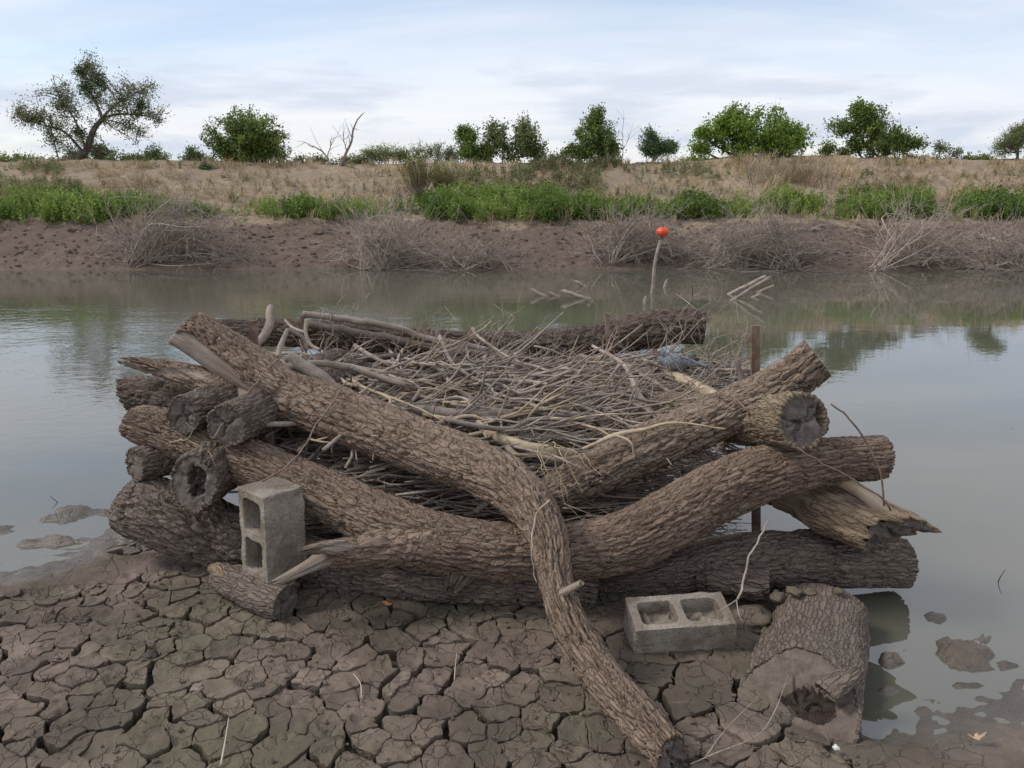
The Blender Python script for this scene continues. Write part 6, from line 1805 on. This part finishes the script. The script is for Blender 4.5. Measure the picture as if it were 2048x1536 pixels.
tree('feathery_tree', 'feathery light green tree cut by the right edge', (2030, 322), 24.9, [(2020, 282, 36, 26, 2), (2050, 265, 36, 24, 2), (1990, 300, 22, 14, .6)], 'leaf_feather', 70, .055, ntips=150, trunk_r=.035, seed=28, narrow=.22)


for k_, (cx_, lab, mt) in enumerate([(250, 'low scrub clump behind the feathery shrub on the left', 'leaf_feather'), (620, 'low grey scrub around the foot of the dead snag', 'leaf_olive'), (700, 'pale scrub clump just right of the dead snag foot', 'leaf_feather'),
        (1100, 'low green scrub between the airy and the pointed shrub trees', 'leaf_dark'), (1385, 'low scrub at the left foot of the broadest tree', 'leaf_bright'), (1840, 'low scrub right of the dark green tree', 'leaf_olive'), (1950, 'low scrub left of the feathery right-edge tree', 'leaf_feather'), (480, 'low scrub in front of the round tree foot', 'leaf_dark')]):
    tree('shrub', lab, (cx_, 333), 25.0, [(cx_, 322, 38, 10, 2), (cx_+22, 326, 24, 8, 1), (cx_-26, 327, 22, 7, 1)], mt, 44, .065, ntips=46, trunk_r=.014, seed=60+k_, cat='shrub')


# broom bush on the slope
def broom(label, px, py, hpx, wpx, seed):
    rs = np.random.RandomState(seed); b = PB(px, py); k = PT(px, py, b[1])/FPX
    root = thing('broom_bush', label, 'bush', b, 'trees and shrubs on the dam')
    stems = []; tw = []
    for q in range(90):
        a = rs.normal(0, .42); a2 = rs.normal(0, .42); h = hpx*k*rs.uniform(.7, 1.05)
        e = b+np.array([math.sin(a)*wpx*k*1.2, math.sin(a2)*wpx*k, h*math.cos(a)])
        m_ = b*.5+e*.5+np.array([math.sin(a)*wpx*k*.2, 0, -.03])
        D = catmull(np.array([b+rs.normal(0, .04, 3)*[1, 1, 0], m_, e]), 8); stems.append((D, .008, .003))
        for s_ in range(7):
            i_ = rs.randint(3, 8); d = (D[-1]-D[3]); tw.append((np.array([D[i_], D[i_]+d*.2+rs.normal(0, .04, 3), D[i_]+d*.45+rs.normal(0, .07, 3)]), .005, .002))
    V, Q, T = sticks_arrays(stems, 4); o = link('stems', mesh_np('stems', V-b, [Q, T], [M['twig']]), root); o['kind'] = 'stuff'
    V, Q, T = sticks_arrays(tw, 3); o = link('green_twigs', mesh_np('green_twigs', V-b, [Q, T], [M['broom']], attrs={'tint': rs.random(len(V))}), root); o['kind'] = 'stuff'


broom('tall yellow-green broom-like bush on the slope at centre', 838, 398, 76, 42, 5)
broom('brown thinning broom bush beside the yellow-green one', 888, 390, 40, 26, 6)


def snag(label, base, Yd, limbs, seed):
    rs = np.random.RandomState(seed)
    b = P(base[0], base[1], Yd); b[2] = float(bankH(b[0], b[1]))-.04
    root = thing('dead_snag', label, 'dead tree', b, 'trees and shrubs on the dam')
    for (rows, r0, r1) in limbs:
        pts = np.array([P(x, y, Yd+dy) for (x, y, dy) in rows]); 
        if rows[0][:2] == base: pts[0] = b
        D = catmull(pts, 18); D = D+.01*np.stack([vnoise(np.arange(18)*.6, q, 0, seed) for q in (1, 2, 3)], 1)
        tw = [(D, r0, r1)]
        for q in range(7):
            i_ = rs.randint(7, 18); d = D[i_]-D[i_-2]; d /= np.linalg.norm(d); d = d+rs.normal(0, .55, 3); L = rs.uniform(.12, .4)
            tw.append((np.array([D[i_], D[i_]+d*L*.5+rs.normal(0, .02, 3), D[i_]+d*L]), r1*.8, .003))
        link('limb', sticks_mesh('limb', tw, M['dead'], 7, b), root)


snag('bare dead snag with a tall crooked limb left of centre', (682, 335), 24.5,
     [([(682, 335, 0), (690, 312, 0), (702, 285, 0), (706, 262, 0), (715, 240, 0), (724, 228, 0)], .05, .016), ([(684, 330, 0), (700, 322, .1), (725, 315, .1)], .035, .012), ([(694, 305, 0), (690, 290, 0), (687, 278, 0)], .02, .01),
      ([(662, 335, 0), (652, 312, 0), (640, 300, 0), (620, 290, 0), (610, 284, 0)], .035, .01), ([(654, 314, 0), (660, 296, 0), (662, 278, 0)], .022, .009)], 3)
snag('thin bare sapling between the two shrub trees right of centre', (1243, 325), 24.7, [([(1243, 325, 0), (1246, 295, 0), (1245, 262, 0), (1248, 240, 0)], .014, .005), ([(1245, 300, 0), (1256, 280, 0), (1262, 262, 0)], .009, .004)], 4)
